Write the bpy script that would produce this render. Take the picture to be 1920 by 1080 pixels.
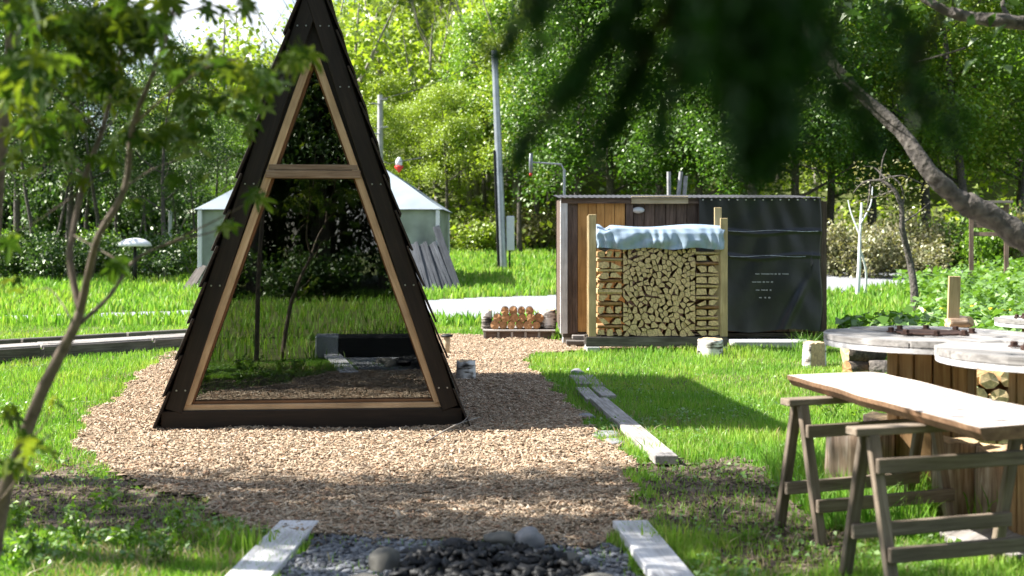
import bpy, bmesh, math, random
import numpy as np
from mathutils import Vector, Matrix, Quaternion, noise as mnoise

for _o in list(bpy.data.objects):
    bpy.data.objects.remove(_o)
scene = bpy.context.scene
COL = scene.collection
R = math.radians
rnd = random.Random(7)
rng = np.random.default_rng(11)

# ------------------------------------------------------------------ camera
EYE, FPX, HOR = 1.55, 2400.0, 440.0
cam_d = bpy.data.cameras.new('camera')
cam = bpy.data.objects.new('camera', cam_d)
COL.objects.link(cam)
cam.location = (0, 0, EYE)
cam.rotation_euler = (R(90), 0, 0)
cam_d.sensor_width = 36.0
cam_d.lens = 45.0
cam_d.shift_y = -100.0 / 1920.0
cam_d.clip_start = 0.05
cam_d.clip_end = 2000
cam_d.dof.use_dof = True
cam_d.dof.focus_distance = 12.0
cam_d.dof.aperture_fstop = 2.3
scene.camera = cam

# ------------------------------------------------------------------ world, sun, exposure
SUN_EL = 45.0
world = bpy.data.worlds.new('World')
scene.world = world
world.use_nodes = True
nt = world.node_tree
nt.nodes.clear()
wo = nt.nodes.new('ShaderNodeOutputWorld')
bg = nt.nodes.new('ShaderNodeBackground')
sky = nt.nodes.new('ShaderNodeTexSky')
sky.sky_type = 'NISHITA'
sky.sun_disc = False
sky.sun_elevation = R(SUN_EL)
sky.sun_rotation = R(270)
tc = nt.nodes.new('ShaderNodeTexCoord')
mp = nt.nodes.new('ShaderNodeMapping')
mp.inputs['Scale'].default_value = (1.0, 1.0, 2.2)
mp.inputs['Location'].default_value = (0.35, 0.2, 0.1)
nz = nt.nodes.new('ShaderNodeTexNoise')
nz.inputs['Scale'].default_value = 2.6
nz.inputs['Detail'].default_value = 7
rp = nt.nodes.new('ShaderNodeValToRGB')
rp.color_ramp.elements[0].position = 0.50
rp.color_ramp.elements[1].position = 0.64
mx = nt.nodes.new('ShaderNodeMixRGB')
mx.inputs[2].default_value = (7.5, 7.7, 8.2, 1)
nt.links.new(tc.outputs['Generated'], mp.inputs[0])
nt.links.new(mp.outputs[0], nz.inputs['Vector'])
nt.links.new(nz.outputs['Fac'], rp.inputs[0])
nt.links.new(rp.outputs[0], mx.inputs[0])
nt.links.new(sky.outputs[0], mx.inputs[1])
nt.links.new(mx.outputs[0], bg.inputs[0])
bg.inputs['Strength'].default_value = 0.07
nt.links.new(bg.outputs[0], wo.inputs[0])

sun_d = bpy.data.lights.new('sun', 'SUN')
sun_d.energy = 4.9
sun_d.angle = R(0.5)
sun_d.color = (1.0, 0.96, 0.90)
sun = bpy.data.objects.new('sun', sun_d)
COL.objects.link(sun)
sun.location = (-30, 5, 40)
_sd = Vector((math.cos(R(SUN_EL)), -0.035, -math.sin(R(SUN_EL))))
sun.rotation_euler = _sd.to_track_quat('-Z', 'Y').to_euler()

vs = scene.view_settings
vs.view_transform = 'Standard'
vs.look = 'None'
vs.gamma = 1.0
vs.use_curve_mapping = False
vs.exposure = 1.65
scene.render.engine = 'CYCLES'
cy = scene.cycles
cy.use_denoising = True
cy.max_bounces = 8
cy.diffuse_bounces = 3
cy.glossy_bounces = 3
cy.transmission_bounces = 4
cy.transparent_max_bounces = 10
cy.caustics_reflective = False
cy.caustics_refractive = False
cy.sample_clamp_indirect = 6.0

# ------------------------------------------------------------------ placing helpers
def sstep(a, b, x):
    t = np.clip((x - a) / (b - a), 0, 1)
    return t * t * (3 - 2 * t)

def gz(x, y):
    """height of the terrain"""
    x = np.asarray(x, float); y = np.asarray(y, float)
    u = y - 21.0
    base = 0.0357 * np.where(u > 20, u, np.log1p(np.exp(np.clip(u, -40, 20) / 1.5)) * 1.5)
    base = np.where(y > 60, 0.0357 * 39, base)
    hill = np.maximum(0, y - 47) * 0.50 * sstep(-30, 12, x + 0.05 * (y - 100))
    hill = np.where(hill > 60, 60 + (hill - 60) * 0.15, hill)
    fine = 0.012 * np.sin(x * 1.7 + y * 0.6) + 0.010 * np.sin(y * 2.1 - x * 0.9)
    bank = 0.5 * sstep(3.0, 9.0, x - 0.22 * y) * sstep(10, 22, y)
    return base + hill + fine * sstep(25, 12, y) + bank

def G(px, py, z=0.0):
    """ground point seen at a place of the 1920x1080 photograph (flat part of the ground)"""
    d = FPX * (EYE - z) / (py - HOR)
    return Vector(((px - 960) / FPX * d, d, z))

def W(px, py, d):
    return Vector(((px - 960) / FPX * d, d, EYE - (py - HOR) / FPX * d))

def on(px, d):
    x = (px - 960) / FPX * d
    return Vector((x, d, float(gz(x, d))))

def tag(o, label=None, cat=None, group=None, kind=None):
    if label: o['label'] = label
    if cat: o['category'] = cat
    if group: o['group'] = group
    if kind: o['kind'] = kind
    return o

def link(name, me, mats=None, parent=None, M=None, smooth=False):
    o = bpy.data.objects.new(name, me)
    COL.objects.link(o)
    if mats is not None and len(me.materials) == 0:
        for m in (mats if isinstance(mats, (list, tuple)) else [mats]):
            me.materials.append(m)
    if parent is not None: o.parent = parent
    if M is not None: o.matrix_basis = M
    if smooth:
        me.polygons.foreach_set('use_smooth', np.ones(len(me.polygons), bool))
    return o

def empty(name, loc=(0, 0, 0), rz=0.0):
    o = bpy.data.objects.new(name, None)
    COL.objects.link(o)
    o.matrix_basis = Matrix.Translation(loc) @ Matrix.Rotation(rz, 4, 'Z')
    o.empty_display_size = 0.2
    return o

def npmesh(name, V, F):
    """V (n,3); F (m,k) equal-sized faces or list of such arrays"""
    me = bpy.data.meshes.new(name)
    Fs = F if isinstance(F, list) else [F]
    Fs = [f for f in Fs if len(f)]
    V = np.asarray(V, np.float32)
    me.vertices.add(len(V)); me.vertices.foreach_set('co', V.ravel())
    nl = sum(f.size for f in Fs); npol = sum(len(f) for f in Fs)
    me.loops.add(nl); me.polygons.add(npol)
    me.loops.foreach_set('vertex_index', np.concatenate([f.ravel() for f in Fs]).astype(np.int32))
    tot = np.concatenate([np.full(len(f), f.shape[1]) for f in Fs])
    st = np.concatenate([[0], np.cumsum(tot)[:-1]]).astype(np.int32)
    me.polygons.foreach_set('loop_start', st)
    me.update(calc_edges=True)
    return me

def bmmesh(name, bm):
    me = bpy.data.meshes.new(name)
    bm.normal_update(); bm.to_mesh(me); bm.free()
    return me

_bc = {}
def box_mesh(l, w, t, bev, warp=0.0, key=None):
    k = (round(l, 3), round(w, 3), round(t, 3), round(bev, 4), key)
    if k in _bc: return _bc[k].copy() if False else _bc[k]
    bm = bmesh.new()
    bmesh.ops.create_cube(bm, size=1.0)
    for v in bm.verts: v.co = Vector((v.co.x * l, v.co.y * w, v.co.z * t))
    if bev > 0:
        bmesh.ops.bevel(bm, geom=bm.edges[:], offset=min(bev, 0.4 * min(l, w, t)), segments=1, affect='EDGES')
    me = bmmesh('board', bm)
    _bc[k] = me
    return me

def board(name, p0, p1, w, t, mat, parent=None, up=(0, 0, 1), bev=0.004):
    """a sawn board from p0 to p1: length along local X, w across, t along up"""
    p0 = Vector(p0); p1 = Vector(p1)
    ax = p1 - p0; l = ax.length; ax.normalize()
    up = Vector(up); zz = (up - ax * up.dot(ax)).normalized(); yy = zz.cross(ax)
    M = Matrix((ax, yy, zz)).transposed().to_4x4(); M.translation = (p0 + p1) / 2
    me = box_mesh(l, w, t, bev, key=mat.name)
    return link(name, me, mat, parent, M)

def frames(P):
    P = [Vector(p) for p in P]
    T = []
    for i in range(len(P)):
        a = P[max(i - 1, 0)]; b = P[min(i + 1, len(P) - 1)]
        T.append((b - a).normalized())
    ref = Vector((0, 0, 1)) if abs(T[0].z) < 0.9 else Vector((1, 0, 0))
    n = T[0].cross(ref).normalized(); out = []
    for t in T:
        n = (n - t * n.dot(t)).normalized(); out.append((t, n, t.cross(n)))
    return P, out

class Tubes:
    def __init__(s): s.V = []; s.Q = []; s.n = 0
    def add(s, P, rad, seg=6, wob=0.0):
        P, fr = frames(P)
        base = s.n; ang = np.arange(seg) * 2 * math.pi / seg
        for i, (p, (t, a, b)) in enumerate(zip(P, fr)):
            r = rad[i] if hasattr(rad, '__len__') else rad
            rr = r * (1 + wob * (rng.random(seg) - 0.5))
            s.V.append(np.array(p)[None] + rr[:, None] * (np.cos(ang)[:, None] * np.array(a) + np.sin(ang)[:, None] * np.array(b)))
        m = len(P); k = np.arange(seg); k2 = (k + 1) % seg
        for i in range(m - 1):
            o = base + i * seg
            s.Q.append(np.stack([o + k, o + k2, o + seg + k2, o + seg + k], 1))
        s.n += m * seg
    def mesh(s, name):
        return npmesh(name, np.concatenate(s.V), np.concatenate(s.Q))

def smooth_path(P, k=4):
    """Catmull-Rom through P"""
    P = [Vector(p) for p in P]; out = []
    for i in range(len(P) - 1):
        p0 = P[max(i - 1, 0)]; p1 = P[i]; p2 = P[i + 1]; p3 = P[min(i + 2, len(P) - 1)]
        for j in range(k):
            t = j / k
            out.append(0.5 * ((2 * p1) + (p2 - p0) * t + (2 * p0 - 5 * p1 + 4 * p2 - p3) * t * t + (3 * p1 - p0 - 3 * p2 + p3) * t ** 3))
    out.append(P[-1])
    return out

# ------------------------------------------------------------------ materials
MATS = {}
def newmat(name):
    m = bpy.data.materials.new(name); m.use_nodes = True
    MATS[name] = m
    n = m.node_tree.nodes; l = m.node_tree.links
    return m, n, l, n['Principled BSDF'], n['Material Output']

def rgb(h, k=1.0):
    c = [int(h[i:i + 2], 16) / 255 for i in (0, 2, 4)]
    return tuple((x / 12.92 if x < .04045 else ((x + .055) / 1.055) ** 2.4) * k for x in c) + (1,)

def ramp(n, stops):
    r = n.new('ShaderNodeValToRGB')
    e = r.color_ramp.elements
    e[0].position, e[0].color = stops[0]
    e[1].position, e[1].color = stops[-1]
    for p, c in stops[1:-1]:
        x = e.new(p); x.color = c
    return r

def c3(a, b, c): return (a, b, c, 1)

def wood(name, dark, mid, light, rough=0.75, sc=9.0, stretch=(0.9, 14, 14), bump=0.25, knots=True, vary=0.35, spec=0.3):
    m, n, l, p, o = newmat(name)
    tc = n.new('ShaderNodeTexCoord'); oi = n.new('ShaderNodeObjectInfo')
    ad = n.new('ShaderNodeVectorMath'); ad.operation = 'MULTIPLY_ADD'
    l.new(oi.outputs['Random'], ad.inputs[0]); ad.inputs[1].default_value = (37, 19, 53); l.new(tc.outputs['Object'], ad.inputs[2])
    mp = n.new('ShaderNodeMapping'); mp.inputs['Scale'].default_value = stretch
    l.new(ad.outputs[0], mp.inputs[0])
    nz = n.new('ShaderNodeTexNoise'); nz.inputs['Scale'].default_value = sc * 0.35; nz.inputs['Detail'].default_value = 6; nz.inputs['Roughness'].default_value = 0.65; nz.inputs['Distortion'].default_value = 0.6
    l.new(mp.outputs[0], nz.inputs['Vector'])
    rp = ramp(n, [(0.28, dark), (0.5, mid), (0.74, light)])
    l.new(nz.outputs['Fac'], rp.inputs[0])
    # blotches of wear
    n2 = n.new('ShaderNodeTexNoise'); n2.inputs['Scale'].default_value = 3.2; n2.inputs['Detail'].default_value = 4
    l.new(ad.outputs[0], n2.inputs['Vector'])
    hs = n.new('ShaderNodeHueSaturation')
    mr = n.new('ShaderNodeMapRange'); mr.inputs[1].default_value = 0.3; mr.inputs[2].default_value = 0.7; mr.inputs[3].default_value = 0.75; mr.inputs[4].default_value = 1.2
    l.new(n2.outputs['Fac'], mr.inputs[0])
    mv = n.new('ShaderNodeMath'); mv.operation = 'MULTIPLY_ADD'; mv.inputs[1].default_value = vary; mv.inputs[2].default_value = 1 - vary / 2
    l.new(oi.outputs['Random'], mv.inputs[0])
    mm = n.new('ShaderNodeMath'); mm.operation = 'MULTIPLY'
    l.new(mr.outputs[0], mm.inputs[0]); l.new(mv.outputs[0], mm.inputs[1])
    l.new(mm.outputs[0], hs.inputs['Value']); l.new(rp.outputs[0], hs.inputs['Color'])
    l.new(hs.outputs[0], p.inputs['Base Color'])
    p.inputs['Roughness'].default_value = rough
    p.inputs['Specular IOR Level'].default_value = spec
    b = n.new('ShaderNodeBump'); b.inputs['Strength'].default_value = bump; b.inputs['Distance'].default_value = 0.004
    l.new(nz.outputs['Fac'], b.inputs['Height']); l.new(b.outputs[0], p.inputs['Normal'])
    return m

def plain(name, col, rough=0.6, metal=0.0, spec=0.4, var=0.15, sc=12.0, bump=0.0, bdist=0.003):
    m, n, l, p, o = newmat(name)
    tc = n.new('ShaderNodeTexCoord')
    nz = n.new('ShaderNodeTexNoise'); nz.inputs['Scale'].default_value = sc; nz.inputs['Detail'].default_value = 5
    l.new(tc.outputs['Object'], nz.inputs['Vector'])
    a = tuple(c * (1 - var) for c in col[:3]) + (1,); b = tuple(min(1, c * (1 + var)) for c in col[:3]) + (1,)
    rp = ramp(n, [(0.3, a), (0.7, b)])
    l.new(nz.outputs['Fac'], rp.inputs[0]); l.new(rp.outputs[0], p.inputs['Base Color'])
    p.inputs['Roughness'].default_value = rough; p.inputs['Metallic'].default_value = metal; p.inputs['Specular IOR Level'].default_value = spec
    if bump:
        bn = n.new('ShaderNodeBump'); bn.inputs['Strength'].default_value = bump; bn.inputs['Distance'].default_value = bdist
        l.new(nz.outputs['Fac'], bn.inputs['Height']); l.new(bn.outputs[0], p.inputs['Normal'])
    return m

def leafmat(name, cols, trans=0.45, tcol=None, rough=0.5, gloss=0.12, obj_rand=False, patch=None):
    """leaves: diffuse + translucent + a little sheen, colour varied from leaf to leaf"""
    m, n, l, p, o = newmat(name)
    n.remove(p)
    ge = n.new('ShaderNodeNewGeometry'); oi = n.new('ShaderNodeObjectInfo')
    src = oi.outputs['Random'] if obj_rand else ge.outputs['Random Per Island']
    k = len(cols)
    rp = ramp(n, [(i / (k - 1), c) for i, c in enumerate(cols)])
    l.new(src, rp.inputs[0])
    if patch:
        tc = n.new('ShaderNodeTexCoord'); pn = n.new('ShaderNodeTexNoise'); pn.inputs['Scale'].default_value = patch[0]; pn.inputs['Detail'].default_value = 5
        l.new(tc.outputs['Object'], pn.inputs['Vector'])
        pr = ramp(n, [(.36, patch[1]), (.5, (1, 1, 1, 1)), (.66, patch[2])]); l.new(pn.outputs['Fac'], pr.inputs[0])
        pm = n.new('ShaderNodeMixRGB'); pm.blend_type = 'MULTIPLY'; pm.inputs[0].default_value = 1
        l.new(rp.outputs[0], pm.inputs[1]); l.new(pr.outputs[0], pm.inputs[2]); rp = pm
    d = n.new('ShaderNodeBsdfDiffuse'); t = n.new('ShaderNodeBsdfTranslucent'); g = n.new('ShaderNodeBsdfGlossy')
    g.inputs['Roughness'].default_value = rough; g.inputs['Color'].default_value = (.8, .85, .7, 1)
    l.new(rp.outputs[0], d.inputs[0])
    tm = n.new('ShaderNodeMixRGB'); tm.blend_type = 'MULTIPLY'; tm.inputs[0].default_value = 1.0
    tm.inputs[2].default_value = tcol or (1.35, 1.4, 0.6, 1)
    l.new(rp.outputs[0], tm.inputs[1]); l.new(tm.outputs[0], t.inputs[0])
    m1 = n.new('ShaderNodeMixShader'); m1.inputs[0].default_value = trans
    l.new(d.outputs[0], m1.inputs[1]); l.new(t.outputs[0], m1.inputs[2])
    fr = n.new('ShaderNodeFresnel'); fr.inputs[0].default_value = 1.4
    m2 = n.new('ShaderNodeMixShader')
    mf = n.new('ShaderNodeMath'); mf.operation = 'MULTIPLY'; mf.inputs[1].default_value = gloss / 0.12 * 0.13
    l.new(fr.outputs[0], mf.inputs[0]); l.new(mf.outputs[0], m2.inputs[0])
    l.new(m1.outputs[0], m2.inputs[1]); l.new(g.outputs[0], m2.inputs[2])
    l.new(m2.outputs[0], o.inputs[0])
    return m

def patchmat(name, layers, rough=0.9, bump=0.5, bscale=60, bdist=0.01):
    """soil-like: nested noise colours in world metres"""
    m, n, l, p, o = newmat(name)
    tc = n.new('ShaderNodeTexCoord')
    n1 = n.new('ShaderNodeTexNoise'); n1.inputs['Scale'].default_value = layers[0]; n1.inputs['Detail'].default_value = 8; n1.inputs['Roughness'].default_value = 0.7
    l.new(tc.outputs['Object'], n1.inputs['Vector'])
    rp = ramp(n, layers[1]); l.new(n1.outputs['Fac'], rp.inputs[0])
    l.new(rp.outputs[0], p.inputs['Base Color']); p.inputs['Roughness'].default_value = rough; p.inputs['Specular IOR Level'].default_value = 0.2
    n2 = n.new('ShaderNodeTexNoise'); n2.inputs['Scale'].default_value = bscale; n2.inputs['Detail'].default_value = 4
    l.new(tc.outputs['Object'], n2.inputs['Vector'])
    b = n.new('ShaderNodeBump'); b.inputs['Strength'].default_value = bump; b.inputs['Distance'].default_value = bdist
    l.new(n2.outputs['Fac'], b.inputs['Height']); l.new(b.outputs[0], p.inputs['Normal'])
    return m

M_dark = wood('dark_stained_wood', c3(.009, .0058, .0042), c3(.017, .0108, .0075), c3(.031, .020, .013), rough=0.55, spec=0.35)
M_shing = wood('dark_roof_board', c3(.016, .011, .008), c3(.030, .021, .015), c3(.055, .040, .030), rough=0.8)
M_trim = wood('pale_cedar_trim', c3(.40, .25, .13), c3(.52, .35, .20), c3(.62, .45, .28), bump=0.1, vary=0.15)
M_reveal = wood('warm_cedar', c3(.12, .055, .022), c3(.19, .09, .04), c3(.26, .13, .06), bump=0.1)
M_beam = wood('weathered_beam', c3(.15, .09, .055), c3(.27, .18, .115), c3(.37, .27, .19), bump=0.3)
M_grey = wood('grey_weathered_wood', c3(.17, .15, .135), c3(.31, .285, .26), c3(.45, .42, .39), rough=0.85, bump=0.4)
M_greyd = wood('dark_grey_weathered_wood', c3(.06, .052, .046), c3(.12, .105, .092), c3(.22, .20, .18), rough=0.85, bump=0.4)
M_tres = wood('grey_brown_trestle_wood', c3(.10, .075, .052), c3(.19, .15, .11), c3(.29, .24, .185), rough=0.8)
M_slab = wood('pale_slab_wood', c3(.27, .21, .17), c3(.50, .44, .39), c3(.64, .59, .54), rough=0.75, bump=0.3, stretch=(0.5, 10, 10))
M_slabe = wood('slab_edge_wood', c3(.10, .055, .03), c3(.19, .11, .06), c3(.27, .17, .10), rough=0.8)
M_ochre = wood('ochre_cedar_boards', c3(.36, .17, .05), c3(.52, .27, .085), c3(.62, .36, .13), vary=0.2, bump=0.15)
M_brown = wood('brown_weathered_boards', c3(.06, .04, .03), c3(.125, .085, .066), c3(.21, .15, .12), bump=0.4)
M_post = wood('fresh_pine_post', c3(.36, .26, .13), c3(.50, .38, .20), c3(.60, .48, .29), vary=0.15, bump=0.1)
M_pale = wood('pale_sign_board', c3(.36, .28, .17), c3(.47, .38, .25), c3(.56, .47, .34), vary=0.1, bump=0.1)
M_white = wood('bleached_and_sunlit_wood', c3(.38, .36, .35), c3(.54, .53, .53), c3(.68, .67, .67), rough=0.85, bump=0.3, vary=0.15)
M_stave = wood('spool_stave_wood', c3(.19, .10, .04), c3(.31, .18, .08), c3(.42, .27, .13), vary=0.35, bump=0.25)
M_split = plain('split_wood_end', c3(.62, .47, .25), rough=0.8, var=0.4, sc=35, bump=0.3)
M_side = plain('split_wood_side', c3(.33, .19, .08), rough=0.85, var=0.45, sc=14, bump=0.4)
M_bark = plain('dark_bark', c3(.075, .06, .047), rough=0.95, var=0.6, sc=22, bump=1.0, bdist=0.02)
M_barkg = plain('grey_bark', c3(.095, .083, .072), rough=0.95, var=0.65, sc=24, bump=1.0, bdist=0.025)
M_barkl = plain('smooth_sapling_bark', c3(.135, .10, .072), rough=0.8, var=0.35, sc=30, bump=0.4)
M_twig = plain('pale_bare_twigs', c3(.30, .27, .23), rough=0.9, var=0.3, sc=3)
M_cut = plain('cut_log_end', c3(.50, .36, .21), rough=0.8, var=0.3, sc=28, bump=0.3)
M_rcut = plain('reddish_cut_log_end', c3(.36, .19, .085), rough=0.8, var=0.35, sc=24, bump=0.3)
M_strip = wood('stripped_log', c3(.05, .028, .018), c3(.30, .21, .14), c3(.56, .47, .38), stretch=(9, 9, 0.6), sc=10, vary=0.25)
M_rust = plain('rusty_iron', c3(.055, .028, .02), rough=0.8, metal=0.3, var=0.5, sc=30, bump=0.4)
M_roofm = plain('dark_roof_sheet', c3(.07, .07, .075), rough=.6, metal=.3, var=.3, sc=5)
M_pipe = plain('grey_pipe', c3(.30, .30, .30), rough=.7, var=.3, sc=9)
M_steel = plain('galvanised_steel', c3(.34, .37, .40), rough=0.45, metal=0.6, var=0.15, sc=6)
M_box = plain('pale_metal_box', c3(.60, .62, .64), rough=0.5, var=0.05)
M_black = plain('near_black', c3(.008, .008, .008), rough=0.6, var=0.3)
M_screw = plain('screw_head', c3(.55, .55, .55), rough=0.35, metal=0.8, var=0.05)
M_canvas = plain('pale_tent_canvas', c3(.24, .27, .24), rough=0.9, var=0.4, sc=1.6)
M_canroof = plain('tent_roof_canvas', c3(.22, .26, .285), rough=0.85, var=0.2, sc=1.2)
M_lilac = plain('lilac_grey_siding', c3(.34, .33, .38), rough=0.8, var=0.12, sc=2)
M_stone = plain('river_stone', c3(.11, .105, .09), rough=0.8, var=0.35, sc=7, bump=0.4, bdist=0.01)
M_stoned = plain('sooty_stone', c3(.035, .034, .035), rough=0.85, var=0.6, sc=9, bump=0.5, bdist=0.01)
M_stonel = plain('pale_stone', c3(.22, .22, .225), rough=0.85, var=0.25, sc=9, bump=0.4, bdist=0.01)
M_conc = plain('pale_concrete', c3(.42, .42, .41), rough=0.9, var=0.15, sc=8, bump=0.2)
M_red = plain('red_plastic', c3(.50, .03, .02), rough=0.4, var=0.1)
M_paint = plain('white_car_paint', c3(.75, .76, .78), rough=0.25, var=0.02)
M_glassd = plain('dark_window_glass', c3(.01, .012, .015), rough=0.08, spec=0.8, var=0.1)

def birchmat():
    m, n, l, p, o = newmat('birch_bark')
    tc = n.new('ShaderNodeTexCoord'); mp = n.new('ShaderNodeMapping'); mp.inputs['Scale'].default_value = (5, 5, 26)
    oi = n.new('ShaderNodeObjectInfo'); ad = n.new('ShaderNodeVectorMath'); ad.operation = 'MULTIPLY_ADD'
    l.new(oi.outputs['Random'], ad.inputs[0]); ad.inputs[1].default_value = (9, 4, 7); l.new(tc.outputs['Object'], ad.inputs[2])
    l.new(ad.outputs[0], mp.inputs[0])
    nz = n.new('ShaderNodeTexNoise'); nz.inputs['Scale'].default_value = 1.6; nz.inputs['Detail'].default_value = 5
    l.new(mp.outputs[0], nz.inputs[0])
    n2 = n.new('ShaderNodeTexNoise'); n2.inputs['Scale'].default_value = 7; l.new(ad.outputs[0], n2.inputs[0])
    mu = n.new('ShaderNodeMath'); mu.operation = 'MULTIPLY_ADD'; mu.inputs[1].default_value = 0.6
    l.new(n2.outputs['Fac'], mu.inputs[0]); 
    m2 = n.new('ShaderNodeMath'); m2.operation = 'MULTIPLY'; m2.inputs[1].default_value = 0.5; l.new(nz.outputs['Fac'], m2.inputs[0]); l.new(m2.outputs[0], mu.inputs[2])
    rp = ramp(n, [(0.44, c3(.03, .025, .02)), (0.50, c3(.24, .21, .18)), (0.58, c3(.70, .68, .64))])
    l.new(mu.outputs[0], rp.inputs[0]); l.new(rp.outputs[0], p.inputs['Base Color']); p.inputs['Roughness'].default_value = 0.8
    return m
M_birch = birchmat()

def woodchip():
    m = leafmat('wood_chips', [c3(.19, .135, .09), c3(.40, .31, .215), c3(.50, .40, .29), c3(.34, .20, .12), c3(.60, .50, .38), c3(.24, .17, .11), c3(.44, .34, .24)], trans=0.0, gloss=0.05)
    return m
M_chip = woodchip()
M_chipbed = patchmat('wood_chip_bed', (28, [(0.3, c3(.13, .09, .06)), (0.5, c3(.32, .235, .155)), (0.72, c3(.46, .36, .25))]), bscale=45, bdist=0.02, bump=0.8)
M_soil = patchmat('grassy_soil', (3.0, [(0.3, c3(.050, .060, .022)), (0.5, c3(.085, .105, .030)), (0.7, c3(.13, .13, .055))]), bscale=50)
M_earth = patchmat('bare_leaf_litter', (14, [(0.3, c3(.05, .036, .026)), (0.5, c3(.12, .09, .065)), (0.72, c3(.24, .19, .15))]), bscale=45)
M_litter = leafmat('dark_litter', [c3(.06, .045, .035), c3(.12, .09, .07), c3(.20, .16, .13), c3(.09, .07, .05)], trans=0, gloss=.05)
M_gravel = patchmat('grey_gravel', (22, [(0.3, c3(.16, .167, .18)), (0.5, c3(.27, .28, .295)), (0.7, c3(.37, .38, .40))]), bscale=70, bdist=0.02)
M_ash = patchmat('charcoal_ash', (20, [(0.35, c3(.008, .008, .009)), (0.6, c3(.025, .025, .028)), (0.75, c3(.12, .12, .125))]), bscale=40, bdist=0.03, bump=1)

M_grass = leafmat('grass_blades', [c3(.13, .29, .035), c3(.20, .39, .05), c3(.26, .46, .07), c3(.16, .34, .05), c3(.36, .44, .14), c3(.19, .37, .055)], trans=0.4, gloss=0.08, patch=(.9, c3(.72, .82, .8), c3(1.35, 1.12, 1.25)))
M_gdry = leafmat('dry_grass', [c3(.36, .31, .19), c3(.30, .25, .15), c3(.42, .37, .25)], trans=0.3, gloss=0.05)
M_cover = leafmat('ground_cover_leaves', [c3(.09, .19, .03), c3(.16, .30, .06), c3(.12, .25, .04), c3(.22, .35, .10)], trans=0.4)
M_maple = leafmat('maple_leaf', [c3(.025, .06, .010), c3(.05, .095, .014), c3(.12, .16, .02), c3(.035, .075, .012), c3(.02, .05, .01)], trans=0.55, tcol=(2.2, 2.0, 0.7, 1), obj_rand=True)
M_maples = leafmat('maple_leaves_far', [c3(.025, .06, .010), c3(.05, .095, .014), c3(.12, .16, .02), c3(.035, .075, .012), c3(.02, .05, .01)], trans=0.55, tcol=(2.2, 2.0, 0.7, 1))
M_lf_a = leafmat('spring_green_leaves', [c3(.10, .21, .022), c3(.16, .29, .035), c3(.22, .35, .05), c3(.12, .24, .03)], trans=0.5)
M_lf_b = leafmat('yellow_green_leaves', [c3(.19, .28, .03), c3(.26, .36, .045), c3(.34, .42, .07), c3(.20, .30, .035)], trans=0.5)
M_lf_c = leafmat('mid_green_leaves', [c3(.03, .075, .02), c3(.05, .105, .03), c3(.08, .14, .035), c3(.04, .085, .026)], trans=0.45)
M_lf_d = leafmat('dark_green_leaves', [c3(.018, .045, .010), c3(.03, .065, .014), c3(.045, .085, .02)], trans=0.3)
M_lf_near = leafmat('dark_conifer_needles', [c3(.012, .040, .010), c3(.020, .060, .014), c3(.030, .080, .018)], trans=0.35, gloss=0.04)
M_lf_e = leafmat('deep_spring_leaves', [c3(.05, .125, .02), c3(.08, .175, .028), c3(.13, .24, .04), c3(.06, .14, .024)], trans=0.45)
M_slate = wood('slate_grey_boards', c3(.035, .038, .045), c3(.07, .075, .085), c3(.13, .135, .15), rough=.85, bump=.4)
M_top = wood('weathered_table_planks', c3(.13, .12, .115), c3(.30, .285, .27), c3(.47, .45, .43), rough=.85, bump=.5, vary=.5)
M_lf_tan = leafmat('dry_tan_foliage', [c3(.26, .23, .14), c3(.18, .18, .09), c3(.34, .31, .20), c3(.14, .17, .06)], trans=0.35)

# ================================================================== the ground
def sheet(name, xs, ys, zf, mat, keep=None):
    X, Y = np.meshgrid(xs, ys)
    Z = zf(X, Y)
    V = np.stack([X.ravel(), Y.ravel(), Z.ravel()], 1)
    nx, ny = len(xs), len(ys)
    i, j = np.meshgrid(np.arange(nx - 1), np.arange(ny - 1))
    a = (j * nx + i).ravel()
    F = np.stack([a, a + 1, a + nx + 1, a + nx], 1)
    if keep is not None:
        cx = V[F].mean(1)
        F = F[keep(cx[:, 0], cx[:, 1])]
        u, inv = np.unique(F, return_inverse=True)
        V = V[u]; F = inv.reshape(F.shape)
    o = link(name, npmesh(name, V, F), mat, smooth=True)
    o['kind'] = 'structure'
    return o

def axis(a, b, near, d0, g):
    """coordinates, fine around `near`, coarser away"""
    out = [near]; d = d0
    while out[-1] < b: out.append(out[-1] + d); d *= g
    lo = [near]; d = d0
    while lo[-1] > a: lo.append(lo[-1] - d); d *= g
    return np.array(sorted(set(lo + out)))

def fbm(x, y, s=1.0):
    return (np.sin(x * 2.3 * s + 1.7 * np.sin(y * 1.9 * s)) + 0.6 * np.sin(y * 5.1 * s + 2.1 * np.sin(x * 3.7 * s)) + 0.4 * np.sin((x + y) * 9.7 * s + 1.3 * np.sin((x - y) * 7.9 * s))) / 2.0

def inpoly(x, y, poly):
    x = np.asarray(x); y = np.asarray(y)
    c = np.zeros(x.shape, bool); n = len(poly)
    for i in range(n):
        x0, y0 = poly[i]; x1, y1 = poly[(i + 1) % n]
        if y0 == y1: continue
        t = ((y0 > y) != (y1 > y)) & (x < (x1 - x0) * (y - y0) / (y1 - y0) + x0)
        c ^= t
    return c

ground = sheet('ground', axis(-260, 330, 0, 0.35, 1.045), axis(-90, 420, 8, 0.3, 1.03), gz, M_soil)

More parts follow.
